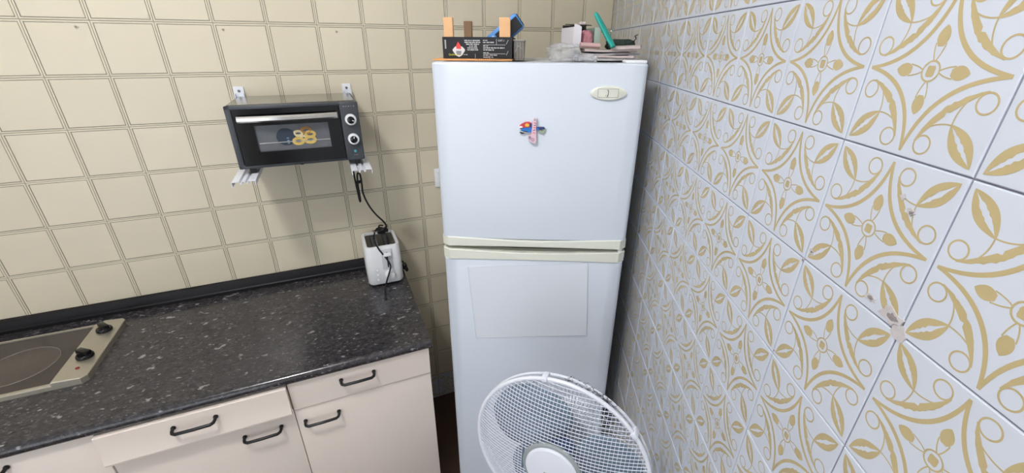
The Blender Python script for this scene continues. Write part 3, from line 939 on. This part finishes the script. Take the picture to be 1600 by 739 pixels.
# ================================================================== FRIDGE
FX0, FX1, FYF, FZT = -0.600, -0.056, -0.950, 1.703
fr = thing('fridge_freezer', 'tall white two-door fridge freezer in the tiled corner', 'fridge', ((FX0 + FX1) / 2, FYF, 0))
cx = (FX0 + FX1) / 2; fw = FX1 - FX0
MB().box((0, .065 + .25, .875), (fw - .006, .50, 1.65), .006, 2).build('cabinet', M_fridge_body, fr)
MB().box((0, .065 + .235, FZT - .0135), (fw - .002, .53, .021), .005, 2).build('top_cover', M_cream, fr)
MB().box((0, .075, .03), (fw - .02, .03, .05)).build('kick_plate', M_gasket, fr)
def door_mb(z0, z1):
    """slightly bowed door front with rounded sides"""
    mb = MB(); n = 24; vs = []
    xs = [-fw / 2 + fw * k / n for k in range(n + 1)]
    def yf(x):
        u = abs(x) / (fw / 2)
        y = 0.002 * u * u
        e = (fw / 2 - abs(x))
        if e < .016: y += .016 - math.sqrt(max(0, .016 ** 2 - (.016 - e) ** 2))
        return y
    xs = sorted(set(xs + [s * (fw / 2 - q) for s in (-1, 1) for q in (0, .001, .0025, .005, .009, .0125)]))
    loop = [(x, yf(x)) for x in xs] + [(fw / 2, .058), (-fw / 2, .058)]
    m = len(loop)
    for z, ins in ((z0, .003), (z0 + .003, 0), (z1 - .005, 0), (z1 - .0015, .002), (z1, .005)):
        vs += [(x * (1 - ins / (fw / 2)), y + (ins if y < .05 else 0), z) for x, y in loop]
    fs = []
    for r in range(4):
        for k in range(m):
            fs.append((r * m + k, r * m + (k + 1) % m, (r + 1) * m + (k + 1) % m, (r + 1) * m + k))
    fs.append(tuple(range(m - 1, -1, -1))); fs.append(tuple(4 * m + k for k in range(m)))
    mb.add(vs, fs); return mb
d1 = door_mb(1.2175, FZT).build('freezer_door', M_fridge, fr, smooth=30)
d2 = door_mb(.065, 1.152).build('fridge_door', M_fridge, fr, smooth=30)
# cream grip strips with a shallow sweep
def strip(zlo, zhi, name, parent, ymid):
    mb = MB(); n = 28; vs = []
    for k in range(n + 1):
        t = k / n; x = (-.5 + t) * (fw + .003); u = 2 * t - 1
        s = max(0.0, 1 - u * u)
        a, b_ = zlo(s), zhi(s)
        e = (fw + .003) / 2 - abs(x); y = -.004 + .002 * u * u
        if e < .016: y += (.016 - math.sqrt(max(0, .016 ** 2 - (.016 - e) ** 2)))
        yb = .052
        vs += [(x, y + .002, a), (x, y, a + .002), (x, y, b_ - .002), (x, y + .002, b_), (x, yb, b_), (x, yb, a)]
    fs = []
    for k in range(n):
        for q in range(6):
            fs.append((k * 6 + q, (k + 1) * 6 + q, (k + 1) * 6 + (q + 1) % 6, k * 6 + (q + 1) % 6))
    fs.append((5, 4, 3, 2, 1, 0)[::-1]); fs.append(tuple(n * 6 + q for q in range(6))[::-1])
    mb.add(vs, fs)
    o = mb.build(name, M_cream, parent, smooth=30)
    bm = bmesh.new(); bm.from_mesh(o.data); bmesh.ops.recalc_face_normals(bm, faces=bm.faces); bm.to_mesh(o.data); bm.free()
    return o
strip(lambda s: 1.1925 + .003 * s, lambda s: 1.2235 - .008 * s ** 2, 'grip_strip', d1, 0)
strip(lambda s: 1.1480 + .003 * s, lambda s: 1.1830 - .008 * s ** 2, 'grip_strip', d2, 0)
MB().box((0, .045, 1.188), (fw - .03, .03, .10)).build('door_gasket', M_gasket, fr)
for sx in (1,):
    hg = MB().box((sx * (fw / 2 - .030), .040, FZT + .0035), (.052, .055, .007), .002, 2)
    hg.build('hinge_cover', M_white_pl, fr)
MB().lathe([(.007, 0), (.007, .012)], 12).build('hinge_pin', M_white_pl, fr, (fw / 2 - .014, .012, 1.1815))
# oval badge
bd = MB()
ov = [(.0455 * math.cos(a * math.pi / 20), .0175 * math.sin(a * math.pi / 20)) for a in range(40)]
ov2 = [(x * .93, z * .86) for x, z in ov]
n = 40
vs = [(x, 0, z) for x, z in ov] + [(x, -.004, z) for x, z in ov] + [(x, -.0062, z) for x, z in ov2]
fs = [(r * n + k, r * n + (k + 1) % n, (r + 1) * n + (k + 1) % n, (r + 1) * n + k) for r in range(2) for k in range(n)] + [tuple(2 * n + k for k in range(n))]
bd.add(vs, fs)
badge = bd.build('badge', M_cream, d1, (-.1505 - cx, .0012, 1.6335), smooth=40)
bi = MB()
fr_o = [(-.027, -.010), (.024, -.010), (.024, .0105), (-.027, .0105)]
for (a, b_) in zip(fr_o, fr_o[1:] + fr_o[:1]):
    bi.tube([(a[0], -.0064, a[1]), (b_[0], -.0064, b_[1])], .0005, 4)
bi.build('badge_outline', mat('badge_line', (152, 152, 138), .6), badge)
sq = MB(); sq.tube([(-.0035, -.0068, .0085), (-.0015, -.0068, .006), (-.0008, -.0068, .001), (-.0016, -.0068, -.005), (-.0036, -.0068, -.0085)], [.0009, .0008, .0006, .0008, .001], 6)
sq.tube([(-.006, -.0066, -.004), (-.0078, -.0066, -.007)], .0004, 4)
sq.build('badge_mark', M_dust, badge)

# clear plastic sheet on the lower door
fs_ = thing('plastic_sheet', 'clear plastic sheet stuck slightly askew on the lower fridge door', 'sheet', (-.3365, FYF - .0002, 1.0), rot=(0, math.radians(-3.7), 0))
MB().prism([(-.183, -.135), (.183, -.135), (.183, .135), (-.183, .135)], -.0014, .0008).build('film', M_film, fs_, smooth=0)
eg = MB()
cr = [(-.183, -.135), (.183, -.135), (.183, .135), (-.183, .135)]
for a, b_ in zip(cr, cr[1:] + cr[:1]):
    eg.tube([(a[0], -.0013, a[1]), (b_[0], -.0013, b_[1])], .0007, 4)
eg.build('sheet_edge', mat('sheet_edge_grey', (196, 202, 206), .3), fs_)

# parrot magnet on the upper door
mg = thing('bird_magnet', 'small colourful bird magnet with a pink lettered strip on the fridge', 'magnet', (-.3400, FYF, 1.5420))
def flat(pts, y0, y1, m, name, parent=mg):
    return MB().prism(pts, y0, y1).build(name, m, parent, smooth=0)
flat([(-.030, -.004), (-.022, -.007), (-.004, -.008), (.008, -.004), (.018, .001), (.006, .006), (-.012, .006), (-.026, .005)], -.008, -.0005, M_blue, 'body')
flat([(.010, -.001), (.022, .000), (.033, .002), (.030, .006), (.018, .006), (.008, .005)], -.0075, -.0005, M_dblue, 'tail')
flat([(.016, -.006), (.026, -.011), (.030, -.010), (.036, .001), (.031, .001), (.026, -.004), (.018, -.001)], -.006, -.0005, mat('tail_green', (150, 166, 140), .5), 'tail_feather')
hdp = [(-.033, .004), (-.034, .009), (-.028, .014), (-.020, .018), (-.010, .019), (-.003, .016), (-.002, .010), (-.008, .006), (-.022, .0045)]
head = flat(hdp, -.0095, -.0005, M_red, 'head')
flat([(-.019, .008), (-.012, .007), (-.008, .010), (-.010, .014), (-.016, .016), (-.020, .012)], -.0105, -.009, M_yellow, 'cheek_patch', head)
flat([(-.009, .008), (-.003, .008), (-.002, .015), (-.006, .017), (-.008, .013)], -.0102, -.009, M_dblue, 'wing_stripe', head)
flat([(-.034, .003), (-.027, .004), (-.026, .008), (-.031, .009), (-.035, .007)], -.0106, -.009, M_white_pl, 'beak', head)
flat([(-.034, .002), (-.030, .001), (-.028, .003), (-.032, .0045)], -.0104, -.0005, M_black, 'beak_tip', head)
flat([(-.030, -.011), (-.026, -.012), (-.020, -.010), (-.022, -.0075), (-.032, -.007), (-.034, -.009)], -.007, -.0005, M_black, 'claw')
flat([(-.034, -.006), (-.022, -.0085), (-.010, -.0075), (-.012, -.0055), (-.024, -.0045)], -.008, -.0005, M_cream, 'branch')
st = flat([(-.002, -.034), (.008, -.036), (.011, -.028), (.010, -.010), (.009, .012), (.011, .028), (.006, .030), (.001, .024), (-.001, .008), (-.003, -.012), (-.010, -.018), (-.012, -.024)], -.0115, -.0005, M_pink, 'lettered_strip')
def text_mesh(body, size, extr=.0004):
    cu = bpy.data.curves.new('txt', 'FONT'); cu.body = body; cu.size = size; cu.extrude = extr
    cu.align_x = 'CENTER'; cu.align_y = 'CENTER'; cu.resolution_u = 2
    o = bpy.data.objects.new('txt', cu); COL.objects.link(o)
    dg = bpy.context.evaluated_depsgraph_get()
    me = bpy.data.meshes.new_from_object(o.evaluated_get(dg))
    bpy.data.objects.remove(o)
    return me
def put_text(name, body, size, m, parent, loc, rot=(math.pi / 2, 0, 0)):
    me = text_mesh(body, size); me.materials.clear(); me.materials.append(m)
    return link(name, me, parent, loc, rot)
# faint strokes of the strip's lettering (two rings at its foot read as B, O)
put_text('strip_letter', 'B', .011, M_dblue, st, (-.006, -.0117, -.021), (math.pi / 2, -.3, 0))
put_text('strip_letter', 'O', .011, M_dblue, st, (.0015, -.0117, -.0265), (math.pi / 2, -.3, 0))
lt = MB()
for i, z in enumerate((-.008, -.001, .005, .011, .017)):
    lt.box((.004 + .0006 * i, -.0117, z), (.006, .0006, .0016), rot=Matrix.Rotation((-1) ** i * .3, 3, 'Y'), mi=i % 2)
lt.box((.006, -.0117, .025), (.005, .0006, .005), mi=2)
lt.build('strip_print', [M_red, M_dblue, M_fanring], st, smooth=0)

# ================================================================== THINGS ON TOP OF THE FRIDGE
ZT = FZT + .0002
cr_ = thing('fruit_crate', 'small black printed fruit crate with wooden corner posts on the fridge', 'crate', (-.494, -.84, ZT))
CW, CD, CH = .188, .235, .053
# orange base board sticking out to the left and front
MB().box((-.012, .115, .0025), (.214, .265, .0045), .001, 1).build('base_board', M_orange_bd, cr_)
bb = MB()
for i in range(18):
    bb.box((.004 + i * .0055, -.0178, .0040), (.0022, .0008, .0020))
bb.build('board_serration', M_woodd, cr_)
fp = MB().box((0, .0025, .0055 + CH / 2), (CW, .005, CH), .0006, 1).build('front_panel', M_crate, cr_)
MB().box((0, CD - .0025, .0055 + CH / 2), (CW, .005, CH)).build('back_panel', M_crate, cr_)
MB().box((-CW / 2 + .0025, CD / 2, .0055 + CH / 2), (.005, CD - .0105, CH)).build('side_panel', M_crate, cr_)
MB().box((CW / 2 - .0025, CD / 2, .0055 + CH / 2), (.005, CD - .0105, CH)).build('side_panel', M_crate, cr_)
ph = .100
for px, py, m, w in ((-CW / 2 + .0165, .0135, M_woodl, .025), (CW / 2 - .020, .0135, M_woodl, .029), (-CW / 2 + .040, CD - .0135, M_woodd, .025), (CW / 2 - .020, CD - .0135, M_woodd, .029)):
    MB().box((px, py, .0055 + ph / 2), (w, .016, ph), .001, 1).build('corner_post', m, cr_)
# print on the front panel: emblem, words, ruled boxes
yp = -.0004
em = MB().prism([(-.0505 + .017 * x, .0265 + .0175 * z) for x, z in ((0, -1), (.5, -.75), (.95, -.15), (1, .05), (.6, .45), (0, .62), (-.6, .45), (-1, .05), (-.95, -.15), (-.5, -.75))], yp, .0005).build('emblem', M_print_w, fp, smooth=0)
MB().prism([(-.0505 + x, .0265 + z) for x, z in ((-.006, .003), (.007, .002), (.006, .010), (.0015, .0165), (-.001, .0205), (-.0035, .0165), (-.007, .010))], yp - .0005, .0003).build('emblem_fruit', M_print_r, em, smooth=0)
w_ = MB()
for i, z in enumerate((.023, .0195, .016)): w_.box((-.0505, yp - .0003, z), (.014 - .003 * (i == 2), .0006, .0018))
w_.build('emblem_words', M_crate, em, smooth=0)
tx = MB(); g = random.Random(5)
def words(x0, x1, z, h, mi=0, centre=False):
    x = x0
    while x < x1 - .002:
        w = min(g.uniform(.004, .011), x1 - x)
        y = x
        while y < x + w - .0006:
            k = g.uniform(.0009, .0015)
            tx.box((y + k / 2, yp, z + g.uniform(-.0002, .0002)), (k, .0006, h * g.uniform(.7, 1.05)), mi=mi); y += k + .0004
        x += w + .0018
for i, (a, b_) in enumerate(((-.034, .009), (-.034, .009), (-.030, .006), (-.022, .001), (-.027, .003), (-.027, .003))):
    words(a, b_, .0500 - i * .0046, .0027)
words(.016, .028, .0505, .0022); words(.016, .046, .0455, .0028)
words(.016, .030, .0365, .0022); words(.016, .073, .0320, .0030); words(.016, .048, .0270, .0030)
words(.016, .031, .0200, .0022); words(.016, .030, .0140, .0024); words(.016, .034, .0090, .0026)
words(.036, .054, .0140, .0022); words(.038, .046, .0090, .0022)
words(-.050, -.026, .0150, .0018)
tx.box((.046, yp, .0395), (.060, .0006, .0007)); tx.box((.052, yp, .0470), (.0007, .0006, .013)); tx.box((.046, yp, .0175), (.060, .0006, .0007))
tx.box((.034, yp, .0110), (.0007, .0006, .012)); tx.box((-.006, yp, .0110), (.0006, .0006, .012))
for zc in (.0465, .0195):
    tx.box((.081, yp, zc), (.0007, .0006, .012), rot=Matrix.Rotation(.5, 3, 'Y'))
for i in range(7): tx.box((-.086, yp, .050 - i * .0032), (.004, .0006, .0018))
tag(tx.build('print', M_print_w, fp, smooth=0), kind='stuff')
put_text('grade_print', 'CAT. I', .0062, M_print_w, fp, (.0645, yp, .0500))
put_text('quality_print', 'Qualit\u00e9 extra', .0062, M_print_y, fp, (-.0620, yp, .0150))

# blue and black pack leaning in the crate
bp = thing('blue_pack', 'blue wrapped pack with a black end leaning in the fruit crate', 'package', (-.434, -.690, ZT + .0075))
rotp = Matrix.Rotation(math.radians(52), 3, 'Y')
def ploc(a, y, c): return tuple(Vector((0, y, .059)) + rotp @ Vector((c, 0, a)))     # a along the pack, c across it
MB().box(ploc(0, 0, 0), (.046, .10, .128), .007, 2, rot=rotp).build('wrap', M_bagblue, bp)
MB().box(ploc(.0645, 0, 0), (.034, .086, .003), .001, 1, rot=rotp).build('black_end', M_black, bp)
MB().box(ploc(.022, -.0505, .003), (.032, .003, .076), .001, 1, rot=rotp).build('black_panel', M_black, bp)
MB().box(ploc(-.036, -.0505, .001), (.028, .002, .030), .0008, 1, rot=rotp).build('label_panel', M_print_w, bp)
MB().lathe([(.008, 0), (.008, .0012), (.004, .0012), (.004, 0)], 20, mtx=Matrix.Translation(ploc(-.034, -.0513, .002)) @ Matrix.Rotation(math.pi / 2, 4, 'X')).build('ring_print', M_dblue, bp)

# clear punnet beside the crate
pn = thing('plastic_punnet', 'clear grey plastic punnet standing right beside the fruit crate', 'punnet', (-.3825, -.745, ZT))
b = MB()
loft(b, [rr_loop(.028, .150, .006, .001), rr_loop(.032, .160, .007, .045), rr_loop(.034, .162, .007, .052), rr_loop(.029, .155, .006, .052), rr_loop(.027, .148, .005, .006)], cap1=True)
b.build('tub', M_punnet, pn)
b = MB()
for q in range(4):
    b.tube([(-.012 + q * .008, -.0765, .006), (-.012 + q * .008, -.0802, .046)], .0012, 5)
b.tube([(-.015, -.0805, .0515), (.015, -.0805, .0515)], .0016, 6)
b.tube([(-.009, -.080, .022), (-.001, -.0808, .038), (.008, -.0795, .03)], .0016, 6)
b.build('ribs', mat('punnet_ridge', (150, 146, 138), .2), pn)

# white carton with cut-out front
ct = thing('white_carton', 'white cardboard carton with cut-out front, standing on the papers', 'carton', (-.1945, -.770, ZT + .034), math.radians(11))
cw, cd, ch = .078, .13, .060
MB().box((-cw / 2 + .001, cd / 2, ch / 2 - .004), (.002, cd, ch - .008)).build('side', M_cardw, ct)
MB().box((cw / 2 - .001, cd / 2, ch / 2 - .004), (.002, cd, ch - .008)).build('side', M_cardg, ct)
MB().box((0, cd - .001, ch / 2), (cw - .0045, .002, ch)).build('back', M_cardin, ct)
MB().box((0, cd / 2, .001), (cw - .0045, cd - .0045, .002)).build('bottom', M_cardin, ct)
MB().prism([(-cw / 2 + .0022, 0.002), (-.016, 0.002), (-.016, ch - .008), (-.024, ch - .003), (-cw / 2 + .0022, ch - .001)], 0, .002).build('front_flap', M_cardw, ct, smooth=0)
MB().prism([(.022, 0.002), (cw / 2 - .0022, 0.002), (cw / 2 - .0022, ch - .006), (.022, ch - .010)], 0, .002).build('front_flap', M_cardg, ct, smooth=0)
MB().box((-.006, cd * .55, ch - .0005), (cw * .66, cd * .75, .002), rot=Matrix.Rotation(.06, 3, 'X')).build('lid_flap', M_cardin, ct)
MB().box((-.006, .030, ch + .0015), (.018, .012, .008), .002, 1).build('torn_tab', M_paper, ct)
cl = thing('pink_cloth', 'crumpled pink cloth stuffed inside the white carton', 'cloth', (-.1935, -.740, ZT + .0365), math.radians(11))
def crumple(w, d, h, seed, nx=10, ny=8, nz_=5, amp=.15):
    g = random.Random(seed); bm = bmesh.new()
    bmesh.ops.create_icosphere(bm, subdivisions=4, radius=1)
    ph = [(Vector((g.uniform(-1, 1), g.uniform(-1, 1), g.uniform(-1, 1))).normalized() * g.uniform(3, 11), g.uniform(0, 6.28)) for _ in range(10)]
    for v in bm.verts:
        p = v.co.copy()
        s = sum(abs(math.sin(k.dot(p) + f)) for k, f in ph) / 10 - .63
        q = Vector([math.copysign(abs(c) ** .6, c) for c in p]) * (1 + amp * 2 * s)
        v.co = Vector((q.x * w / 2, q.y * d / 2, max(q.z, -.85) * h / 2 + h * .425))
    return bm
MB().bm(crumple(.032, .04, .044, 4, amp=.35)).build('cloth', M_cloth, cl, smooth=60)

# stack of folded papers
def paper_sheet(w, d, h, seed, wav=.003):
    g = random.Random(seed); mb = MB(); nx, ny = 14, 8
    f1, f2, f3 = g.uniform(20, 45), g.uniform(20, 45), g.uniform(0, 6)
    top = []; bot = []
    for j in range(ny + 1):
        for i in range(nx + 1):
            x = (i / nx - .5) * w * (1 + .03 * math.sin(j * 1.7 + f3)); y = (j / ny - .5) * d
            z = wav * .5 * (math.sin(f1 * x + f3) + math.sin(f2 * y + f1)) + wav
            top.append((x, y, h + z)); bot.append((x, y, z * .6))
    n = len(top); vs = top + bot; fs = []
    R_ = nx + 1
    for j in range(ny):
        for i in range(nx):
            a = j * R_ + i
            fs.append((a, a + 1, a + R_ + 1, a + R_)); fs.append((n + a, n + a + R_, n + a + R_ + 1, n + a + 1))
    for i in range(nx):
        fs.append((i, n + i, n + i + 1, i + 1)); a = ny * R_ + i; fs.append((a, a + 1, n + a + 1, n + a))
    for j in range(ny):
        a = j * R_; fs.append((a, a + R_, n + a + R_, n + a)); a = j * R_ + nx; fs.append((a, n + a, n + a + R_, a + R_))
    mb.add(vs, fs); return mb
stack = [(-.150, -.735, .000, .165, .19, .0045, M_paper2, .05, 'grey folded paper lying flat at the bottom of the pile on the fridge'),
         (-.143, -.745, .0075, .155, .17, .004, M_paper, -.06, 'pinkish folded paper second from the bottom of the pile on the fridge'),
         (-.135, -.735, .0145, .150, .17, .0045, M_paper2, .10, 'grey folded paper in the middle of the pile on the fridge'),
         (-.130, -.742, .0215, .145, .16, .004, M_paper, -.02, 'pale pinkish folded paper near the top of the pile on the fridge')]
for k, (x, y, dz, w, d, h, m, a, lb) in enumerate(stack):
    o = paper_sheet(w, d, h, 20 + k, .0030).build('folded_paper', m, None, (x, y, ZT + dz), (0, 0, a), smooth=40)
    tag(o, lb, 'paper', 'folded papers piled on the fridge')
o = MB(); o.tube(smooth_path([(-.026, 0, 0), (0, .001, .0004), (.028, 0, -.0005)], 6), [.0085] * 13, 14)
ro = o.build('rolled_napkins', M_paper3, None, (-.190, -.812, ZT + .0395), (0, 0.03, .06)); ro.scale = (1, 1.3, .82)
tag(ro, 'pink rolled paper napkins in front of the white carton', 'napkins')
pr2 = paper_sheet(.075, .10, .004, 31, .0025).build('open_leaflet', M_paper, None, (-.085, -.79, ZT + .0305), (.03, -.06, -.25), smooth=40)
tag(pr2, 'loose leaflet on top of the paper pile nearest the printed wall', 'leaflet')
# crumpled clear bag
bgm = MB().bm(crumple(.078, .13, .046, 8, amp=.42))
bg = bgm.build('plastic_bag', M_bag, None, (-.262, -.835, ZT + .0005), (0, 0, .1), smooth=60)
tag(bg, 'crumpled clear plastic bag at the left end of the paper pile', 'bag')
bg3 = MB().bm(crumple(.060, .035, .020, 17, amp=.5)).build('plastic_wrap', M_bag, None, (-.205, -.872, ZT + .0005), (0, 0, -.1), smooth=60)
tag(bg3, 'crumpled clear plastic wrap at the front of the paper pile', 'plastic wrap')
# teal handle leaning across the carton
A = Vector((-.181, -.815, ZT + .117)); B = Vector((-.132, -.850, ZT + .036))
tl = thing('teal_brush', 'teal plastic handle leaning against the white carton', 'brush', tuple(B))
ax = (A - B); L_ = ax.length; q = ax.to_track_quat('Z', 'Y').to_matrix()
mb = MB(); lo_ = []
for k in range(13):
    t = k / 12; w = .0095 + .0030 * math.sin(math.pi * min(1, t * 1.1)) ; d_ = .006
    if t > .9: w *= .62 if t > .95 else .9; d_ *= .7 if t > .95 else 1
    lo_.append([tuple(q @ Vector((w * math.cos(a * math.pi / 8), d_ * math.sin(a * math.pi / 8), t * L_ + .012 * math.sin(math.pi * t) * 0))) for a in range(16)])
loft(mb, lo_)
mb.build('grip', M_teal, tl, smooth=50)
mb = MB(); 
mb.tube([q @ Vector((.001, -.0062, .012)), q @ Vector((.001, -.0066, L_ * .55))], .0016, 6)
mb.build('grip_rib', mat('dark_teal', (20, 112, 106), .45), tl)
# dark green pouch behind
dg_ = thing('dark_pouch', 'dark green pouch with drawstring lying behind the teal handle', 'pouch', (-.085, -.690, ZT + .0285))
MB().bm(crumple(.085, .05, .030, 23, amp=.18)).build('pouch', M_dgreen, dg_, smooth=60)
MB().tube(smooth_path([(.034, -.02, .022), (.040, -.024, .030), (.036, -.024, .036), (.044, -.02, .040)], 5), .0014, 6).build('drawstring', M_black, dg_)

# ================================================================== PEDESTAL FAN
FC = Vector((-.265, -1.404, .882)); FN = Vector((-.375, -.922, .094)).normalized()
fx_ = (Vector((0, 0, 1)) - FN * FN.z).normalized()           # up in the cage plane
fr_ax = fx_.cross(FN).normalized()                            # right as seen from the front
FB = Vector((-.214, -1.278, 0))
fan = thing('pedestal_fan', 'white pedestal fan with mesh-covered round guard before the fridge', 'fan', tuple(FB))
MF = Matrix.Translation(-FB) @ Matrix(((fr_ax.x, fx_.x, FN.x, FC.x), (fr_ax.y, fx_.y, FN.y, FC.y), (fr_ax.z, fx_.z, FN.z, FC.z), (0, 0, 0, 1)))
def fp3(x, y, o): return MF @ Vector((x, y, o))
RF = .205
def dome(r): return .043 * (1 - min(1, r / RF) ** 2.6)
# rims
MB().tube([fp3(RF * math.cos(a * math.pi / 48), RF * math.sin(a * math.pi / 48), 0) for a in range(96)], .0048, 8, closed=True).build('front_rim', M_fanw, fan)
MB().tube([fp3((RF - .001) * math.cos(a * math.pi / 48), (RF - .001) * math.sin(a * math.pi / 48), -.020) for a in range(96)], .0034, 8, closed=True).build('rear_rim', M_fanw, fan)
for a in (103, 41, -20, 228, 290):
    t = math.radians(a)
    M = MF @ Matrix.Translation((RF * math.cos(t), RF * math.sin(t), -.005)) @ Matrix.Rotation(t, 4, 'Z')
    b = MB(); b.box((0.001, 0, 0), (.012, .014, .026), .003, 2); b.v = [tuple(M @ Vector(v)) for v in b.v]
    b.build('clip', M_fanw, fan)
# front guard: close square mesh drawn over the dome
net = MB(); pitch = .0082
def lattice(mb, horiz, r_w, p):
    k = -int(RF / p)
    while k * p < RF:
        c = k * p
        if abs(c) < RF - .002:
            h = math.sqrt(RF * RF - c * c)
            n = max(4, int(h / .014))
            runs = [[]]
            for i in range(2 * n + 1):
                u = -h + h * i / n
                r = math.hypot(u, c)
                if r < .064:
                    if runs[-1]: runs.append([])
                    continue
                pnt = (u, c) if horiz else (c, u)
                runs[-1].append(fp3(pnt[0], pnt[1], dome(r)))
            for run in runs:
                if len(run) > 1: mb.tube(run, r_w, 4, caps=False)
        k += 1
lattice(net, True, .00100, pitch)
lattice(net, False, .00055, pitch)
fg = net.build('front_guard', M_fannet, fan, smooth=0); tag(fg, kind='stuff')
# rear guard: radial wires
rg = MB()
for k in range(84):
    a = 2 * math.pi * k / 84
    pts = []
    for i in range(8):
        t = i / 7; r = .055 + (RF - .056) * t
        pts.append(fp3(r * math.cos(a), r * math.sin(a), -.011 - .075 * (1 - t ** 3)))
    rg.tube(pts, .0009, 4, caps=False)
for r, o_ in ((.12, -.073), (.165, -.048)):
    rg.tube([fp3(r * math.cos(a * math.pi / 36), r * math.sin(a * math.pi / 36), o_) for a in range(72)], .0011, 4, closed=True)
tag(rg.build('rear_guard', M_fannet, fan, smooth=0), kind='stuff')
# hub cap of the front guard
def lathe_fan(prof, seg=40):
    return MB().lathe(prof, seg, mtx=MF)
hr = lathe_fan([(.060, .036), (.069, .036), (.0695, .041), (.066, .044), (.060, .044)]).build('hub_ring', M_fanring, fan)
hc = lathe_fan([(.0605, .038), (.0605, .046), (.057, .0495), (.030, .052), (0, .0525)]).build('hub_cap', M_fanw, fan)
b = MB()
for i in range(6):
    b.add([fp3(-.014 + i * .0048 + dx, -.004 + dy, .0527) for dx, dy in ((0, -.0025), (.0032, -.0025), (.0032, .0028), (0, .0028))], [(0, 1, 2, 3)])
b.build('hub_lettering', M_fanring, hc, smooth=0)
# blades and spinner
MB().lathe([(.0, .020), (.030, .018), (.036, .008), (.036, -.030), (.0, -.030)][::-1], 28, mtx=MF).build('spinner', M_motor, fan)
def blade(a0):
    mb = MB(); nr, na = 12, 10; vs = []
    for i in range(nr + 1):
        t = i / nr; r = .033 + (.158) * t
        half = math.radians(26 + 27 * math.sin(math.pi * min(1, .15 + .75 * t)) - 18 * t * t)
        for j in range(na + 1):
            u = j / na * 2 - 1
            a = a0 + half * u + .35 * t
            rr = r * (1 - .05 * u * u * t)
            vs.append(fp3(rr * math.cos(a), rr * math.sin(a), -.006 + .020 * u * (1 - .35 * t)))
    fs = [(i * (na + 1) + j, (i + 1) * (na + 1) + j, (i + 1) * (na + 1) + j + 1, i * (na + 1) + j + 1) for i in range(nr) for j in range(na)]
    mb.add(vs, fs)
    o = mb.build('blade', M_blade, fan, smooth=80)
    md = o.modifiers.new('thickness', 'SOLIDIFY'); md.thickness = .0022
for k in range(3): blade(math.radians(118 + 120 * k))
# motor housing, neck, pole, base
MB().lathe([(0, -.175), (.030, -.172), (.050, -.155), (.058, -.12), (.058, -.092), (.050, -.086), (0, -.086)], 32, mtx=MF).build('motor_housing', M_fanw, fan)
nb = fp3(0, 0, -.125)
MB().tube([Vector((nb.x, nb.y, nb.z - .03)), Vector((0, 0, nb.z - .10)), Vector((0, 0, nb.z - .16))], [.024, .024, .022], 16).build('neck', M_fanw, fan)
MB().tube([(0, 0, .03), (0, 0, .45)], .0145, 18).build('pole', M_fanw, fan)
MB().tube([(0, 0, .44), (0, 0, nb.z - .15)], .0110, 18).build('inner_pole', M_fanw, fan)
MB().lathe([(.0145, .44), (.022, .445), (.022, .475), (.013, .485)], 20).build('height_collar', M_fanw, fan)
MB().lathe([(.172, 0), (.175, .008), (.165, .018), (.06, .034), (.026, .050), (.016, .075)], 44).build('base', M_fanw, fan)
# grey fluff caught on top of the rear guard
g = random.Random(2); b = MB()
for k in range(60):
    a = math.radians(g.uniform(58, 90)); r = RF + g.uniform(-.006, .004); o_ = g.uniform(-.022, -.012)
    p = [fp3(r * math.cos(a) + g.uniform(-.003, .003) * q, r * math.sin(a) + g.uniform(-.0015, .0015) * q, o_ + g.uniform(-.002, .002) * q) for q in range(4)]
    b.tube(p, g.uniform(.0003, .0007), 4)
tag(b.build('dust_fluff', M_dust, fan), kind='stuff')
